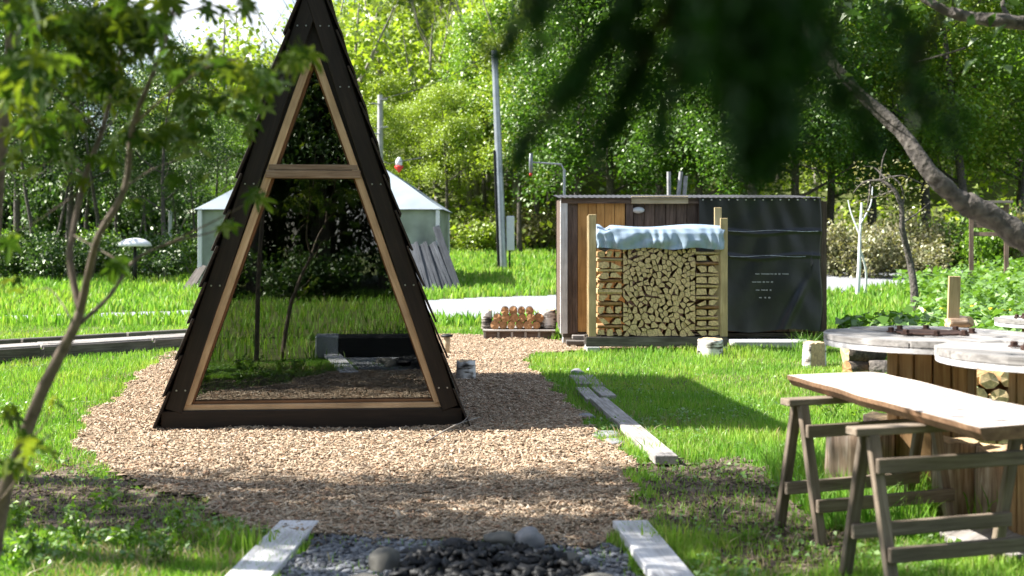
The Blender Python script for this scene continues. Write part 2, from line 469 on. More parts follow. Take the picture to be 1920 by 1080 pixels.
def gp(*pts): return [(G(a, b).x, G(a, b).y) for a, b in pts]
CHIP = gp((305, 672), (250, 715), (185, 775), (135, 818), (150, 862), (250, 915), (370, 955), (470, 1000), (560, 1026), (760, 1030), (960, 1030),
          (1120, 1024), (1195, 985), (1208, 930), (1168, 862), (1105, 800), (1050, 742), (1005, 700), (985, 675), (1010, 662), (1100, 657), (1362, 658), (1362, 648), (1060, 641), (890, 633), (800, 630), (420, 640))
PIT = gp((605, 1008), (760, 1018), (960, 1022), (1140, 1005)) + [(0.62, 5.6), (0.70, 4.2), (-1.0, 4.2), (-1.02, 5.6)]
BARE = [gp((1190, 880), (1330, 862), (1490, 885), (1500, 985), (1380, 1010), (1210, 1000)),
        gp((0, 905), (140, 880), (300, 925), (430, 985), (300, 1010), (60, 1000)),
        gp((1290, 1030), (1500, 985), (1600, 1000), (1620, 1070), (1350, 1085))]
ROADY = (22.4, 27.2)
def in_chip(x, y): return inpoly(x + 0.09 * fbm(x, y, 1.6), y + 0.14 * fbm(y, x, 1.3), CHIP)
def in_pit(x, y): return inpoly(x + 0.05 * fbm(x, y, 2), y + 0.05 * fbm(y, x, 2), PIT)
def in_bare(x, y):
    r = np.zeros(np.shape(x), bool)
    for b in BARE: r |= inpoly(x + 0.15 * fbm(x, y, 1.8), y + 0.15 * fbm(y, x, 1.8), b)
    return r
def road_mid(x): return 24.3 + np.where(x > -1, 0.98 * np.log1p(np.exp(np.clip((x - 0.5) * 1.2, -30, 30))) / 1.2, 0.22 * (x + 1))
def in_road(x, y):
    return np.abs(y - road_mid(x) + 0.25 * fbm(x, y, 0.8)) < np.interp(x, [-9, -5, -1, 4], [.5, .7, 2.3, 2.7])

link_z = lambda dz: (lambda x, y: gz(x, y) + dz)
sheet('wood_chip_path', np.arange(-4.2, 3.2, 0.09), np.arange(5.8, 20, 0.09), lambda x, y: gz(x, y) + 0.022 + 0.012 * fbm(x, y, 2.2), M_chipbed, in_chip)
sheet('fire_pit_gravel', np.arange(-1.4, 1.2, 0.06), np.arange(4.0, 7.0, 0.06), lambda x, y: gz(x, y) + 0.012 + 0.01 * fbm(x, y, 3), M_gravel, lambda x, y: in_pit(x, y) & ~in_chip(x, y))
sheet('bare_earth', np.arange(-4, 3, 0.08), np.arange(5.0, 9.5, 0.08), lambda x, y: gz(x, y) + 0.008, M_earth, lambda x, y: in_bare(x, y) & ~in_chip(x, y))
sheet('gravel_road', np.arange(-40, 30, 0.25), np.arange(12, 62, 0.25), lambda x, y: gz(x, y) + 0.02, M_gravel, in_road)
# ash bed of the fire pit
sheet('ash_bed', np.arange(-0.62, 0.45, 0.05), np.arange(5.0, 6.22, 0.05), lambda x, y: gz(x, y) + 0.034 + 0.012 * fbm(x, y, 4), M_ash, lambda x, y: ((x + .08) / 0.46) ** 2 + ((y - 5.62) / 0.52) ** 2 < 1 + 0.12 * fbm(x, y, 3))

# ---------------------------------------------------------------- small loose pieces that nobody could count
def wedges(P, L, Wd, T, name, mat, flat=0.35):
    """many little 6-vertex chips lying about"""
    n = len(P)
    yaw = rng.random(n) * 2 * math.pi
    pit = rng.normal(0, flat, n); rol = rng.normal(0, flat, n)
    base = np.array([[-.5, -.5, 0], [.5, -.4, 0], [.45, .5, 0], [-.5, .42, 0], [-.42, 0, 1], [.4, .05, 1]], float)
    v = base[None] * np.stack([L, Wd, T], 1)[:, None, :]
    c, s = np.cos(pit), np.sin(pit)
    x = v[..., 0] * c[:, None] + v[..., 2] * s[:, None]; z = -v[..., 0] * s[:, None] + v[..., 2] * c[:, None]
    c, s = np.cos(rol), np.sin(rol)
    y = v[..., 1] * c[:, None] - z * s[:, None]; z = v[..., 1] * s[:, None] + z * c[:, None]
    c, s = np.cos(yaw), np.sin(yaw)
    X = x * c[:, None] - y * s[:, None]; Y = x * s[:, None] + y * c[:, None]
    V = np.stack([X, Y, z], -1) + P[:, None, :]
    o = (np.arange(n) * 6)[:, None]
    tri = np.concatenate([o + np.array([0, 4, 3]), o + np.array([1, 2, 5])])
    quad = np.concatenate([o + np.array([0, 1, 5, 4]), o + np.array([2, 3, 4, 5]), o + np.array([3, 2, 1, 0])])
    return link(name, npmesh(name, V.reshape(-1, 3), [tri, quad]), mat)

def scatter(n, x0, x1, y0, y1, test, pw=1.6, frustum=True, marg=0.6):
    """points on the ground, thinned with distance"""
    out = []; got = 0
    while got < n:
        m = n * 2
        u = rng.random(m); e = 1 - pw
        y = (y0 ** e + u * (y1 ** e - y0 ** e)) ** (1 / e) if y0 > 0 else y0 + u * (y1 - y0)
        if frustum:
            half = y * 0.4 + marg; x = (rng.random(m) * 2 - 1) * half
        else:
            x = x0 + rng.random(m) * (x1 - x0)
        k = test(x, y) & (x > x0) & (x < x1)
        out.append(np.stack([x[k], y[k]], 1)); got += int(k.sum())
        if len(out) > 60: break
    return np.concatenate(out)[:n]

p = scatter(88000, -4.5, 3.5, 6.0, 19.8, in_chip, pw=0.7)
P3 = np.column_stack([p, gz(p[:, 0], p[:, 1]) + 0.026 + 0.012 * fbm(p[:, 0], p[:, 1], 2.2) + rng.random(len(p)) * 0.012])
k = len(p)
tag(wedges(P3, np.clip(rng.lognormal(-3.55, .5, k), .012, .12), np.clip(rng.lognormal(-4.5, .45, k), .005, .03), rng.uniform(.002, .007, k), 'wood_chips', M_chip, flat=.26), 'pale wood chips spread thickly around the dark hut', 'wood chips', kind='stuff')
# stray chips along the edges and litter on the bare ground
p = scatter(2600, -4.5, 3.5, 5.6, 14, lambda x, y: inpoly(x * 0.94, y * 1.0 + 0.1, CHIP) & ~in_chip(x, y) | in_bare(x, y), pw=0.8)
P3 = np.column_stack([p, gz(p[:, 0], p[:, 1]) + 0.012 + rng.random(len(p)) * 0.012]); k = len(p)
tag(wedges(P3, rng.uniform(.02, .07, k), rng.uniform(.006, .02, k), rng.uniform(.002, .006, k), 'ground_litter', M_litter), 'twigs and stray chips littering the bare shaded ground', 'litter', kind='stuff')

def pebbles(P, S, name, mat):
    n = len(P)
    ph = (1 + 5 ** .5) / 2
    iv = np.array([[-1, ph, 0], [1, ph, 0], [-1, -ph, 0], [1, -ph, 0], [0, -1, ph], [0, 1, ph], [0, -1, -ph], [0, 1, -ph], [ph, 0, -1], [ph, 0, 1], [-ph, 0, -1], [-ph, 0, 1]]) / 1.9
    it = np.array([[0, 11, 5], [0, 5, 1], [0, 1, 7], [0, 7, 10], [0, 10, 11], [1, 5, 9], [5, 11, 4], [11, 10, 2], [10, 7, 6], [7, 1, 8], [3, 9, 4], [3, 4, 2], [3, 2, 6], [3, 6, 8], [3, 8, 9], [4, 9, 5], [2, 4, 11], [6, 2, 10], [8, 6, 7], [9, 8, 1]])
    sc = S[:, None] * rng.uniform(.6, 1.2, (n, 3)) * np.array([1, 1, .6])
    v = iv[None] * sc[:, None, :] * rng.uniform(.8, 1.15, (n, 12, 1))
    a = rng.random(n) * 6.28; c, s = np.cos(a)[:, None], np.sin(a)[:, None]
    V = np.stack([v[..., 0] * c - v[..., 1] * s, v[..., 0] * s + v[..., 1] * c, v[..., 2]], -1) + P[:, None]
    F = (np.arange(n) * 12)[:, None, None] + it[None]
    return link(name, npmesh(name, V.reshape(-1, 3), F.reshape(-1, 3)), mat, smooth=False)
M_peb = leafmat('mixed_pebbles', [c3(.06, .063, .072), c3(.14, .145, .16), c3(.27, .28, .30), c3(.10, .10, .10)], trans=0, gloss=0.08)
p = scatter(4200, -1.3, 1.1, 5.2, 6.9, in_pit, pw=0.5)
P3 = np.column_stack([p, gz(p[:, 0], p[:, 1]) + 0.02]); 
tag(pebbles(P3, rng.uniform(.006, .024, len(p)), 'gravel_stones', M_peb), 'loose grey gravel stones around the fire pit', 'gravel', kind='stuff')
p = scatter(500, -.55, .4, 5.15, 6.15, lambda x, y: ((x + .08) / 0.44) ** 2 + ((y - 5.62) / 0.5) ** 2 < 1, pw=0.5, frustum=True)
P3 = np.column_stack([p, gz(p[:, 0], p[:, 1]) + 0.05 + rng.random(len(p)) * .03])
tag(wedges(P3, rng.uniform(.03, .09, len(p)), rng.uniform(.02, .05, len(p)), rng.uniform(.012, .035, len(p)), 'charcoal', M_black), 'black lumps of charcoal heaped in the fire pit', 'charcoal', kind='stuff')

# ================================================================== A-frame hut
HUT = G(588, 806); HY = R(5.2)
hut = empty('a_frame_hut', (HUT.x, HUT.y, 0), HY)
tag(hut, 'dark brown A-frame hut with a tall triangular glass front', 'hut')
HD = 3.75                       # depth
AZ, SL = 3.74, 0.326            # roof apex, run per rise of the outer slope
def hx(z): return (AZ - z) * SL
def tri_prism(bm, pts, y0, y1):
    a = [bm.verts.new((x, y0, z)) for x, z in pts]; b = [bm.verts.new((x, y1, z)) for x, z in pts]
    n = len(pts)
    bm.faces.new(a); bm.faces.new(b[::-1])
    for i in range(n): bm.faces.new((a[i], b[i], b[(i + 1) % n], a[(i + 1) % n]))
def prism(name, pts, y0, y1, mat, parent, bev=0.004):
    bm = bmesh.new(); tri_prism(bm, pts, y0, y1)
    bmesh.ops.recalc_face_normals(bm, faces=bm.faces[:])
    if bev: bmesh.ops.bevel(bm, geom=bm.edges[:], offset=bev, segments=1, affect='EDGES')
    return link(name, bmmesh(name, bm), mat, parent)
def slope_board(name, p0, p1, w, t, y, mat, side, bev=0.005):
    """board on the front lying in the slope; p0,p1 local (x,z)"""
    return board(name, (p0[0], y, p0[1]), (p1[0], y, p1[1]), w, t, mat, hut, up=(0, -1, 0), bev=bev)
for s in (-1, 1):
    # outer barge board
    nx, nzv = math.cos(math.atan(SL)), math.sin(math.atan(SL))
    def off(z, d): return (s * (hx(z) - d / nx), z)
    zt = AZ - 0.10 - (0.012 if s > 0 else 0)
    a = off(0.165, 0.078); b = off(zt, 0.088)
    fb = slope_board('barge_board', a, b, 0.135, 0.03, -0.035 - (0.004 if s > 0 else 0), M_dark, s)
    # inner darker board, set back
    a = off(0.165, 0.125); b = off(AZ - 0.50, 0.195)
    slope_board('inner_frame_board', a, b, 0.10, 0.03, 0.012, M_dark, s)
    # pale trim
    a = (s * 0.984, 0.21); b = (s * (0.008 if s > 0 else 0.016), 2.985)
    slope_board('glass_trim', a, b, 0.058, 0.035, -0.008 - (0.003 if s > 0 else 0), M_trim, s, bev=0.003)
    a = (s * 0.957, 0.225); b = (s * 0.0, 2.93)
    slope_board('glass_reveal', a, b, 0.035, 0.10, 0.07, M_reveal, s, bev=0.002)
    # screws on the barge boards
    for z in (0.33, 1.15, 1.95, 2.72, 3.2):
        for dd in (0.05, 0.105):
            x, _ = off(z + (0.03 if dd > .1 else 0), dd)
            bm = bmesh.new(); bmesh.ops.create_cone(bm, cap_ends=True, segments=8, radius1=.0075, radius2=.006, depth=.006)
            me = _bc.setdefault('screw', None) or bmmesh('screw', bm); _bc['screw'] = me
            link('screw', me, M_screw, hut, Matrix.Translation((x, -0.058, z)) @ Matrix.Rotation(R(90), 4, 'X'))
# sill, feet, trim
board('sill_board', (-hx(.09) + .01, -0.03, .09), (hx(.09) - .01, -0.03, .09), 0.155, 0.032, M_dark, hut, up=(0, -1, 0), bev=.005)
board('glass_trim', (-1.012, -0.002, 0.19), (1.012, -0.002, 0.19), 0.044, 0.035, M_trim, hut, up=(0, -1, 0), bev=.003)
board('glass_reveal', (-0.96, 0.07, 0.222), (0.96, 0.07, 0.222), 0.022, 0.10, M_reveal, hut, up=(0, -1, 0), bev=.002)
board('cross_beam', (-.372, -0.012, 2.028), (.372, -0.012, 2.028), 0.062, 0.06, M_beam, hut, up=(0, -1, 0))
board('cross_beam', (-.352, -0.004, 2.084), (.352, -0.004, 2.084), 0.044, 0.05, M_beam, hut, up=(0, -1, 0))
for x in (-.82, -.45, .83): 
    board('foot_block', (x - .07, 0.10, .0), (x + .07, 0.10, .0), 0.16, 0.10, M_dark, hut, up=(0, 0, 1)).location.z = 0.0
# glass panes: a real thin slab that mirrors what stands before it
m, n, l, pb, o = newmat('window_glass'); n.remove(pb)
tr = n.new('ShaderNodeBsdfTransparent'); tr.inputs[0].default_value = (.80, .84, .82, 1)
gl = n.new('ShaderNodeBsdfGlossy'); gl.inputs['Roughness'].default_value = 0.004; gl.inputs[0].default_value = (1, 1, 1, 1)
fz = n.new('ShaderNodeFresnel'); fz.inputs[0].default_value = 1.52
ma = n.new('ShaderNodeMath'); ma.operation = 'MULTIPLY_ADD'; ma.inputs[1].default_value = 1.8; ma.inputs[2].default_value = 0.05; ma.use_clamp = True
l.new(fz.outputs[0], ma.inputs[0])
ms = n.new('ShaderNodeMixShader'); l.new(ma.outputs[0], ms.inputs[0]); l.new(tr.outputs[0], ms.inputs[1]); l.new(gl.outputs[0], ms.inputs[2])
l.new(ms.outputs[0], o.inputs[0])
M_glass = m
def gx(z): return (2.93 - z) * (0.945 / 2.70)
prism('lower_pane', [(-gx(.235), .235), (gx(.235), .235), (gx(1.995), 1.995), (-gx(1.995), 1.995)], 0.072, 0.082, M_glass, hut, bev=0)
prism('upper_pane', [(-gx(2.11), 2.11), (gx(2.11), 2.11), (0, 2.93)], 0.072, 0.082, M_glass, hut, bev=0)
# roof: overlapping dark boards running front to back
NB = 13
sl_len = math.hypot(AZ, AZ * SL); ex = (sl_len - 0.05) / NB
for s in (-1, 1):
    ux, uz = s * SL / math.hypot(1, SL), -1 / math.hypot(1, SL)      # down the slope
    nx_, nz_ = s * 1 / math.hypot(1, SL), SL / math.hypot(1, SL)      # outward
    for i in range(NB):
        c = ex * (i + 0.5) + 0.03
        cx, cz = ux * c + nx_ * 0.012, AZ + uz * c + nz_ * 0.012
        tilt = 0.085
        vx, vz = ux + nx_ * tilt, uz + nz_ * tilt
        upv = Vector((nx_ - ux * tilt, 0, nz_ - uz * tilt))
        y0 = -0.10 - rnd.uniform(0, .018); y1 = HD + 0.06 + rnd.uniform(0, .02)
        bo = board('roof_board', (cx, y0, cz), (cx, y1, cz), ex + 0.05, 0.016, M_shing, hut, up=upv, bev=0.003)
    # sarking under the boards
    t = 0.06
    P = [(0, AZ - .02), (s * hx(.03), .03), (s * (hx(.03) - t), .03), (0, AZ - .02 - t / SL)]
    prism('roof_sheathing', P if s > 0 else P[::-1], 0.03, HD, M_dark, hut, bev=0)
board('ridge_cap', (0, -.09, AZ + .012), (0, HD + .05, AZ + .012), .10, .03, M_dark, hut)
prism('back_wall', [(-hx(.05) + .03, .05), (hx(.05) - .03, .05), (0, AZ - .10)], HD - .06, HD - .02, M_dark, hut, bev=0)
prism('floor', [(-hx(.12) + .1, .10), (hx(.12) - .1, .10), (hx(.2) - .1, .19), (-hx(.2) + .1, .19)], 0.11, HD - .07, M_dark, hut, bev=0)

# small things by the hut's right side
lp = empty('garden_lamp', (G(838, 668).x, G(838, 668).y, 0)); tag(lp, 'short garden lamp with a flat dark cap behind the hut', 'lamp')
def lathe(name, prof, mat, parent=None, M=None, seg=16, smooth=True, mats=None, midx=None):
    bm = bmesh.new(); rings = []
    for r, z in prof:
        rings.append([bm.verts.new((r * math.cos(2 * math.pi * k / seg), r * math.sin(2 * math.pi * k / seg), z)) for k in range(seg)])
    for i in range(len(rings) - 1):
        for k in range(seg):
            f = bm.faces.new((rings[i][k], rings[i][(k + 1) % seg], rings[i + 1][(k + 1) % seg], rings[i + 1][k]))
            f.smooth = smooth
            if midx: f.material_index = midx[i]
    f = bm.faces.new(rings[0][::-1]); g = bm.faces.new(rings[-1])
    if midx: f.material_index = midx[0]; g.material_index = midx[-1]
    return link(name, bmmesh(name, bm), mats or mat, parent, M)
lathe('post', [(.035, 0), (.035, .12), (.04, .13), (.04, .24), (.03, .25)], M_pale, lp)
lathe('cap', [(.03, .245), (.075, .25), (.075, .268), (.05, .28), (.01, .285)], M_black, lp)

tw = Tubes(); a = G(800, 838); b = G(900, 796)
tw.add(smooth_path([a + Vector((0, 0, .04)), a.lerp(b, .5) + Vector((0, 0, .075)), b + Vector((0, 0, .06))]), [.006] * 4 + [.005] * 4 + [.003], 6)
tw.add(smooth_path([a.lerp(b, .62) + Vector((0, 0, .075)), a.lerp(b, .74) + Vector((0, .0, .10)), a.lerp(b, .78) + Vector((0, 0, .17))]), .0035, 5)
tag(link('twig', tw.mesh('twig'), M_twig, smooth=True), 'pale forked twig lying on the chips before the hut', 'twig')

# ================================================================== stumps, logs, stones
def log_mesh(name, r, h, seed, seg=18, wob=0.06, taper=0.03, rag=0.012, split=None):
    """standing log: slot 0 bark, slot 1 cut ends"""
    rr = random.Random(seed); bm = bmesh.new(); rings = []
    nzp = [rr.uniform(-1, 1) for _ in range(seg)]
    nzp = [(nzp[i - 1] + 2 * nzp[i] + nzp[(i + 1) % seg]) / 4 for i in range(seg)]
    H = 5
    for i in range(H + 1):
        f = i / H
        ring = []
        for k in range(seg):
            a = 2 * math.pi * k / seg
            q = r * (1 + wob * nzp[k] + wob * .4 * math.sin(3 * f + k)) * (1 + taper * (1 - f) * 2)
            x, y = q * math.cos(a), q * math.sin(a)
            if split is not None:
                y = max(y, -split * r)
            ring.append(bm.verts.new((x, y, h * f + (rag * rr.uniform(-1, 1) if i in (0, H) else 0))))
        rings.append(ring)
    for i in range(H):
        for k in range(seg):
            f = bm.faces.new((rings[i][k], rings[i][(k + 1) % seg], rings[i + 1][(k + 1) % seg], rings[i + 1][k])); f.smooth = True
            if split is not None and all(v.co.y < -split * r * .98 for v in f.verts): f.material_index = 1; f.smooth = False
    # chamfered cap
    for ring, z, flip in ((rings[-1], h, False), (rings[0], 0, True)):
        c = bm.verts.new((0, 0, z + (0.004 if not flip else -.004)))
        for k in range(seg):
            vs_ = (ring[k], ring[(k + 1) % seg], c)
            f = bm.faces.new(vs_ if not flip else vs_[::-1]); f.material_index = 1
    return bmmesh(name, bm)

def stump(name, loc, r, h, label, mats, cat='stump', group=None, seed=1, rz=0.0, tilt=0.0, wob=.06, split=None):
    me = log_mesh(name, r, h, seed, wob=wob, split=split)
    M = Matrix.Translation(loc) @ Matrix.Rotation(rz, 4, 'Z') @ Matrix.Rotation(tilt, 4, 'X')
    o = link(name, me, mats, None, M)
    return tag(o, label, cat, group)

stump('birch_stump', G(1331, 671), .155, .235, 'white birch stump with a dark scar before the firewood rack', [M_birch, M_cut], seed=3, rz=2)
stump('birch_stump', G(1529, 691), .145, .30, 'birch stump with a split yellow face beside the grass tuft', [M_birch, M_cut], seed=5, rz=R(38), split=.35)
stump('birch_stump', G(866, 722) + Vector((.03, .3, 0)), .10, .22, 'small birch stump half hidden by the hut', [M_birch, M_cut], seed=8)
# seats round the spool tables
stump('sitting_log', Vector((2.00, 7.38, 0)), .185, .43, 'stripped log seat with split streaks, leftmost by the spool table', [M_strip, M_cut], 'log seat', 'log seats round the spool tables', 11)
stump('sitting_log', Vector((2.29, 7.70, 0)), .175, .46, 'stripped log seat between the leftmost seat and the spool column', [M_strip, M_cut], 'log seat', 'log seats round the spool tables', 12, 1)
stump('sitting_log', Vector((2.40, 6.93, 0)), .12, .44, 'narrow cracked log seat just before the spool column', [M_strip, M_cut], 'log seat', 'log seats round the spool tables', 13, 2)
stump('sitting_log', Vector((2.62, 6.82, 0)), .145, .42, 'pale log seat between the two spool tables', [M_strip, M_cut], 'log seat', 'log seats round the spool tables', 14, 3)

def lying(name, c, r, L, dirv, mats, label, cat, group, seed, z=None):
    me = log_mesh(name, r, L, seed, wob=.09, seg=14)
    d = Vector(dirv).normalized()
    q = Vector((0, 0, 1)).rotation_difference(d)
    M = Matrix.Translation(Vector(c) - d * L / 2) @ q.to_matrix().to_4x4()
    return tag(link(name, me, mats, None, M), label, cat, group)
g0 = G(1622, 708)
lying('log', g0 + Vector((-.06, .0, .10)), .085, .34, (1, .45, 0), [M_bark, M_rcut], 'short bark log under the larger log beside the spool table', 'log', None, 21)
lying('log', g0 + Vector((.20, -.16, .10)), .10, .36, (1, -.5, .05), [M_barkg, M_cut], 'grey rough log lying right of the bark pile', 'log', None, 22)
lying('log', g0 + Vector((.0, .05, .27)), .105, .44, (1, .18, .06), [M_bark, M_cut], 'thick dark bark log on top of the log pile', 'log', None, 23)

def stone(name, loc, s, seed, mat, label, group=None, cat='stone', rz=0):
    bm = bmesh.new(); bmesh.ops.create_icosphere(bm, subdivisions=3, radius=1)
    o3 = Vector((seed * 7.1, seed * 3.3, seed))
    for v in bm.verts:
        nn = mnoise.noise(v.co * 1.1 + o3) * .38 + mnoise.noise(v.co * 2.6 + o3) * .12
        c = v.co * (1 + nn)
        c = Vector((math.copysign(abs(c.x) ** .85, c.x), math.copysign(abs(c.y) ** .85, c.y), math.copysign(abs(c.z) ** .8, c.z)))
        v.co = Vector((c.x * s[0], c.y * s[1], c.z * s[2]))
    for f in bm.faces: f.smooth = True
    o = link(name, bmmesh(name, bm), mat, None, Matrix.Translation(loc) @ Matrix.Rotation(rz, 4, 'Z'))
    return tag(o, label, cat, group)
FP = 'stones ringing the fire pit'
stone('stone', Vector((-.585, 5.86, 0.042)), (0.068, 0.080, 0.068), 1, M_stone, 'smooth olive boulder at the left of the fire pit', FP)
stone('stone', Vector((-.055, 6.32, 0.045)), (0.084, 0.072, 0.035), 2, M_stone, 'flat tan topped stone at the back of the fire pit', FP)
stone('stone', Vector((.085, 6.30, 0.048)), (0.068, 0.076, 0.058), 3, M_stonel, 'rounded pale grey stone at the back right of the fire pit', FP)
stone('stone', Vector((.20, 5.93, 0.030)), (0.120, 0.088, 0.041), 4, M_stone, 'broad low grey stone at the right of the fire pit', FP)
stone('stone', Vector((-.27, 6.25, 0.027)), (0.080, 0.056, 0.037), 5, M_stoned, 'sooty black stone left of the flat tan stone', FP)
stone('stone', Vector((-.44, 6.12, 0.024)), (0.096, 0.056, 0.031), 6, M_stoned, 'long sooty stone beside the olive boulder', FP)
stone('stone', Vector((-.33, 5.98, 0.036)), (0.048, 0.040, 0.041), 7, M_stoned, 'small square black stone inside the fire pit', FP)
stone('stone', Vector((-.62, 5.45, 0.036)), (0.096, 0.096, 0.061), 8, M_stone, 'grey stone at the near left of the fire pit', FP)
stone('stone', Vector((.36, 5.48, 0.036)), (0.104, 0.096, 0.061), 9, M_stone, 'grey stone at the near right of the fire pit', FP)
stone('stone', G(1083, 707) + Vector((0, 0, .03)), (.07, .06, .06), 10, M_stonel, 'white stone in sunlight past the end of the plank edging', None)
for i, (px, py, w, lb) in enumerate([(1098, 786, .10, 'flat grey stone sunk in the chips beside the plank, far one'), (1134, 822, .13, 'flat grey stone sunk in the chips beside the plank, near one'), (1152, 836, .09, 'small flat pale stone at the shadow edge beside the plank')]):
    stone('stone', G(px, py) + Vector((0, 0, .025)), (w * .8, w * 1.4, .022), 20 + i, M_stonel, lb)

# ================================================================== planks on the ground
def ground_plank(name, a, b, w, t, mat, label, cat='plank', z=0.02, group=None):
    o = board(name, (a[0], a[1], z + t / 2), (b[0], b[1], z + t / 2), w, t, mat)
    return tag(o, label, cat, group)
ground_plank('plank', (-1.105, 6.66), (-1.20, 4.4), .205, .045, M_white, 'bleached plank lying left of the fire pit', z=.02)
ground_plank('plank', (.615, 6.66), (.80, 4.4), .185, .045, M_white, 'bleached plank lying right of the fire pit', z=.02)
a, b = G(1118, 762), G(1250, 877)
ground_plank('plank', (a.x + .02, a.y), (b.x, b.y), .155, .06, M_grey, 'long pale plank edging the chips, its near end in sun', z=.02)
a, b = G(1091, 738), G(1122, 762)
ground_plank('plank', (a.x, a.y), (b.x - .04, b.y + .02), .13, .05, M_grey, 'short grey plank at the far end of the long plank', z=.015)
a, b = G(1080, 716), G(1096, 733)
ground_plank('paving_block', (a.x, a.y), (b.x, b.y), .15, .06, M_grey, 'farthest grey block in line with the plank edging', 'block', z=.015)
a, b = G(1100, 714), G(1123, 735)
ground_plank('paving_block', (a.x, a.y), (b.x, b.y), .14, .05, M_grey, 'grey block right of the farthest block', 'block', z=.015)
a, b = G(1120, 737), G(1142, 754)
ground_plank('paving_block', (a.x, a.y), (b.x, b.y), .14, .05, M_grey, 'grey block right of the short plank', 'block', z=.015)

# weathered boardwalk at the left
bw = empty('boardwalk', (-5.2, 16.0, 0)); tag(bw, 'low weathered grey boardwalk running left behind the hut', 'boardwalk')
def rel(v, e): return Vector(v) - e.location
A0, A1 = Vector((-8.2, 13.6, .17)), Vector((-3.7, 17.9, .17))
dn = (A1 - A0).normalized(); sd = Vector((-dn.y, dn.x, 0))
Ls = [0, 1.6, 3.25, 4.75, 6.22]
for j in range(4):
    for i in range(4):
        p0 = A0 + dn * (Ls[i] + .01 + .12 * (j % 2)) + sd * (.11 * j); p1 = A0 + dn * (Ls[i + 1] - .01 + .12 * (j % 2)) + sd * (.11 * j)
        board('deck_plank', rel(p0 + Vector((0, 0, rnd.uniform(-.006, .006))), bw), rel(p1, bw), .10, .035, M_grey, bw)
for i in range(4):
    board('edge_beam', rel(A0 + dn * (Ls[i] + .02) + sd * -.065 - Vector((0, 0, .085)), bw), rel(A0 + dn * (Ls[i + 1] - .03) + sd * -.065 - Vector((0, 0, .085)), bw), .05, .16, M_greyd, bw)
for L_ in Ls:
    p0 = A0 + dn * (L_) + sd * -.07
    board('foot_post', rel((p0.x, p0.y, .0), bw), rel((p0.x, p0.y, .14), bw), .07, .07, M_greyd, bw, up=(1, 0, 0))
B0 = A0 + sd * 1.25
for i in range(4):
    t = empty('log_beam', (0, 0, 0)) if False else None
    o = board('timber_beam', B0 + dn * (Ls[i] + .3) + Vector((0, 0, -.08)), B0 + dn * (Ls[i + 1] + .27) + Vector((0, 0, -.08)), .12, .17, M_greyd, None, bev=.01)
    tag(o, ['grey timber beam behind the boardwalk, farthest left', 'grey timber beam behind the boardwalk, second from the left', 'grey timber beam behind the boardwalk, second from the hut', 'grey timber beam behind the boardwalk, nearest the hut'][i], 'beam', 'timber beams behind the boardwalk')

# ================================================================== trestles and slab
def trestle(c, dirv, L, H, label, group):
    e = empty('trestle', (c[0], c[1], 0), math.atan2(dirv[1], dirv[0]))
    tag(e, label, 'sawhorse', group)
    board('top_beam', (-L / 2 - .09, 0, H), (L / 2 + .09, 0, H), .085, .035, M_tres, e)
    sp = .19
    for x in (-L / 2, L / 2):
        for s in (-1, 1):
            board('leg', (x, s * sp, 0.0), (x, s * .028, H - .018), .055, .034, M_tres, e, up=(0, 1, 0))
    def yy(z): return sp + (.028 - sp) * z / H
    for s, z in ((-1, .20), (1, .24), (-1, .56)):
        y = s * (yy(z) - .036 if z < .5 else yy(z) + .03)
        y = s * (yy(z) + .035) if s < 0 and z < .5 else y
        board('rail', (-L / 2 - .02, y, z), (L / 2 + .02, y, z), .026, .065, M_tres, e)
    return e
trestle((1.84, 6.67), (.93, .36), .80, .70, 'grey wooden sawhorse under the far end of the slab', 'sawhorses under the slab')
trestle((1.93, 5.68), (.93, .30), .80, .70, 'grey wooden sawhorse under the near end of the slab', 'sawhorses under the slab')
# live-edge slab
bm = bmesh.new()
def edge_pts(a, b, n, amp, seed):
    out = []
    d = (Vector(b) - Vector(a)).normalized(); nrm = Vector((-d.y, d.x, 0))
    for i in range(n + 1):
        t = i / n
        out.append(Vector(a).lerp(Vector(b), t) + nrm * amp * mnoise.noise(Vector((t * 5 + seed, seed, 0))))
    return out
Lp = edge_pts((1.505, 7.02, 0), (1.86, 5.10, 0), 22, .03, 3.1)
Rp = edge_pts((2.05, 7.22, 0), (2.36, 5.33, 0), 22, .03, 9.7)
T = .058; z0 = .722
rows = []
for a, b in zip(Lp, Rp):
    w = (b - a).normalized()
    rows.append([bm.verts.new(q) for q in ((a.x, a.y, z0 + T), (b.x, b.y, z0 + T), (b.x + w.x * -.005, b.y, z0 + T * .6), (b.x - w.x * .03, b.y - w.y * .03, z0), (a.x + w.x * .035, a.y + w.y * .035, z0), (a.x + .004, a.y, z0 + T * .6))])
for i in range(len(rows) - 1):
    for k in range(6):
        f = bm.faces.new((rows[i][k], rows[i][(k + 1) % 6], rows[i + 1][(k + 1) % 6], rows[i + 1][k])); f.material_index = 0 if k == 0 else 1
f = bm.faces.new(rows[0][::-1]); f.material_index = 1
f = bm.faces.new(rows[-1]); f.material_index = 1
bmesh.ops.recalc_face_normals(bm, faces=bm.faces[:])
cen = Vector((1.94, 6.15, z0))
for v in bm.verts: v.co -= cen
slab = link('slab_table_top', bmmesh('slab', bm), [M_slab, M_slabe], None, Matrix.Translation(cen))
tag(slab, 'long pale wooden slab with a rough bark edge on sawhorses', 'slab')

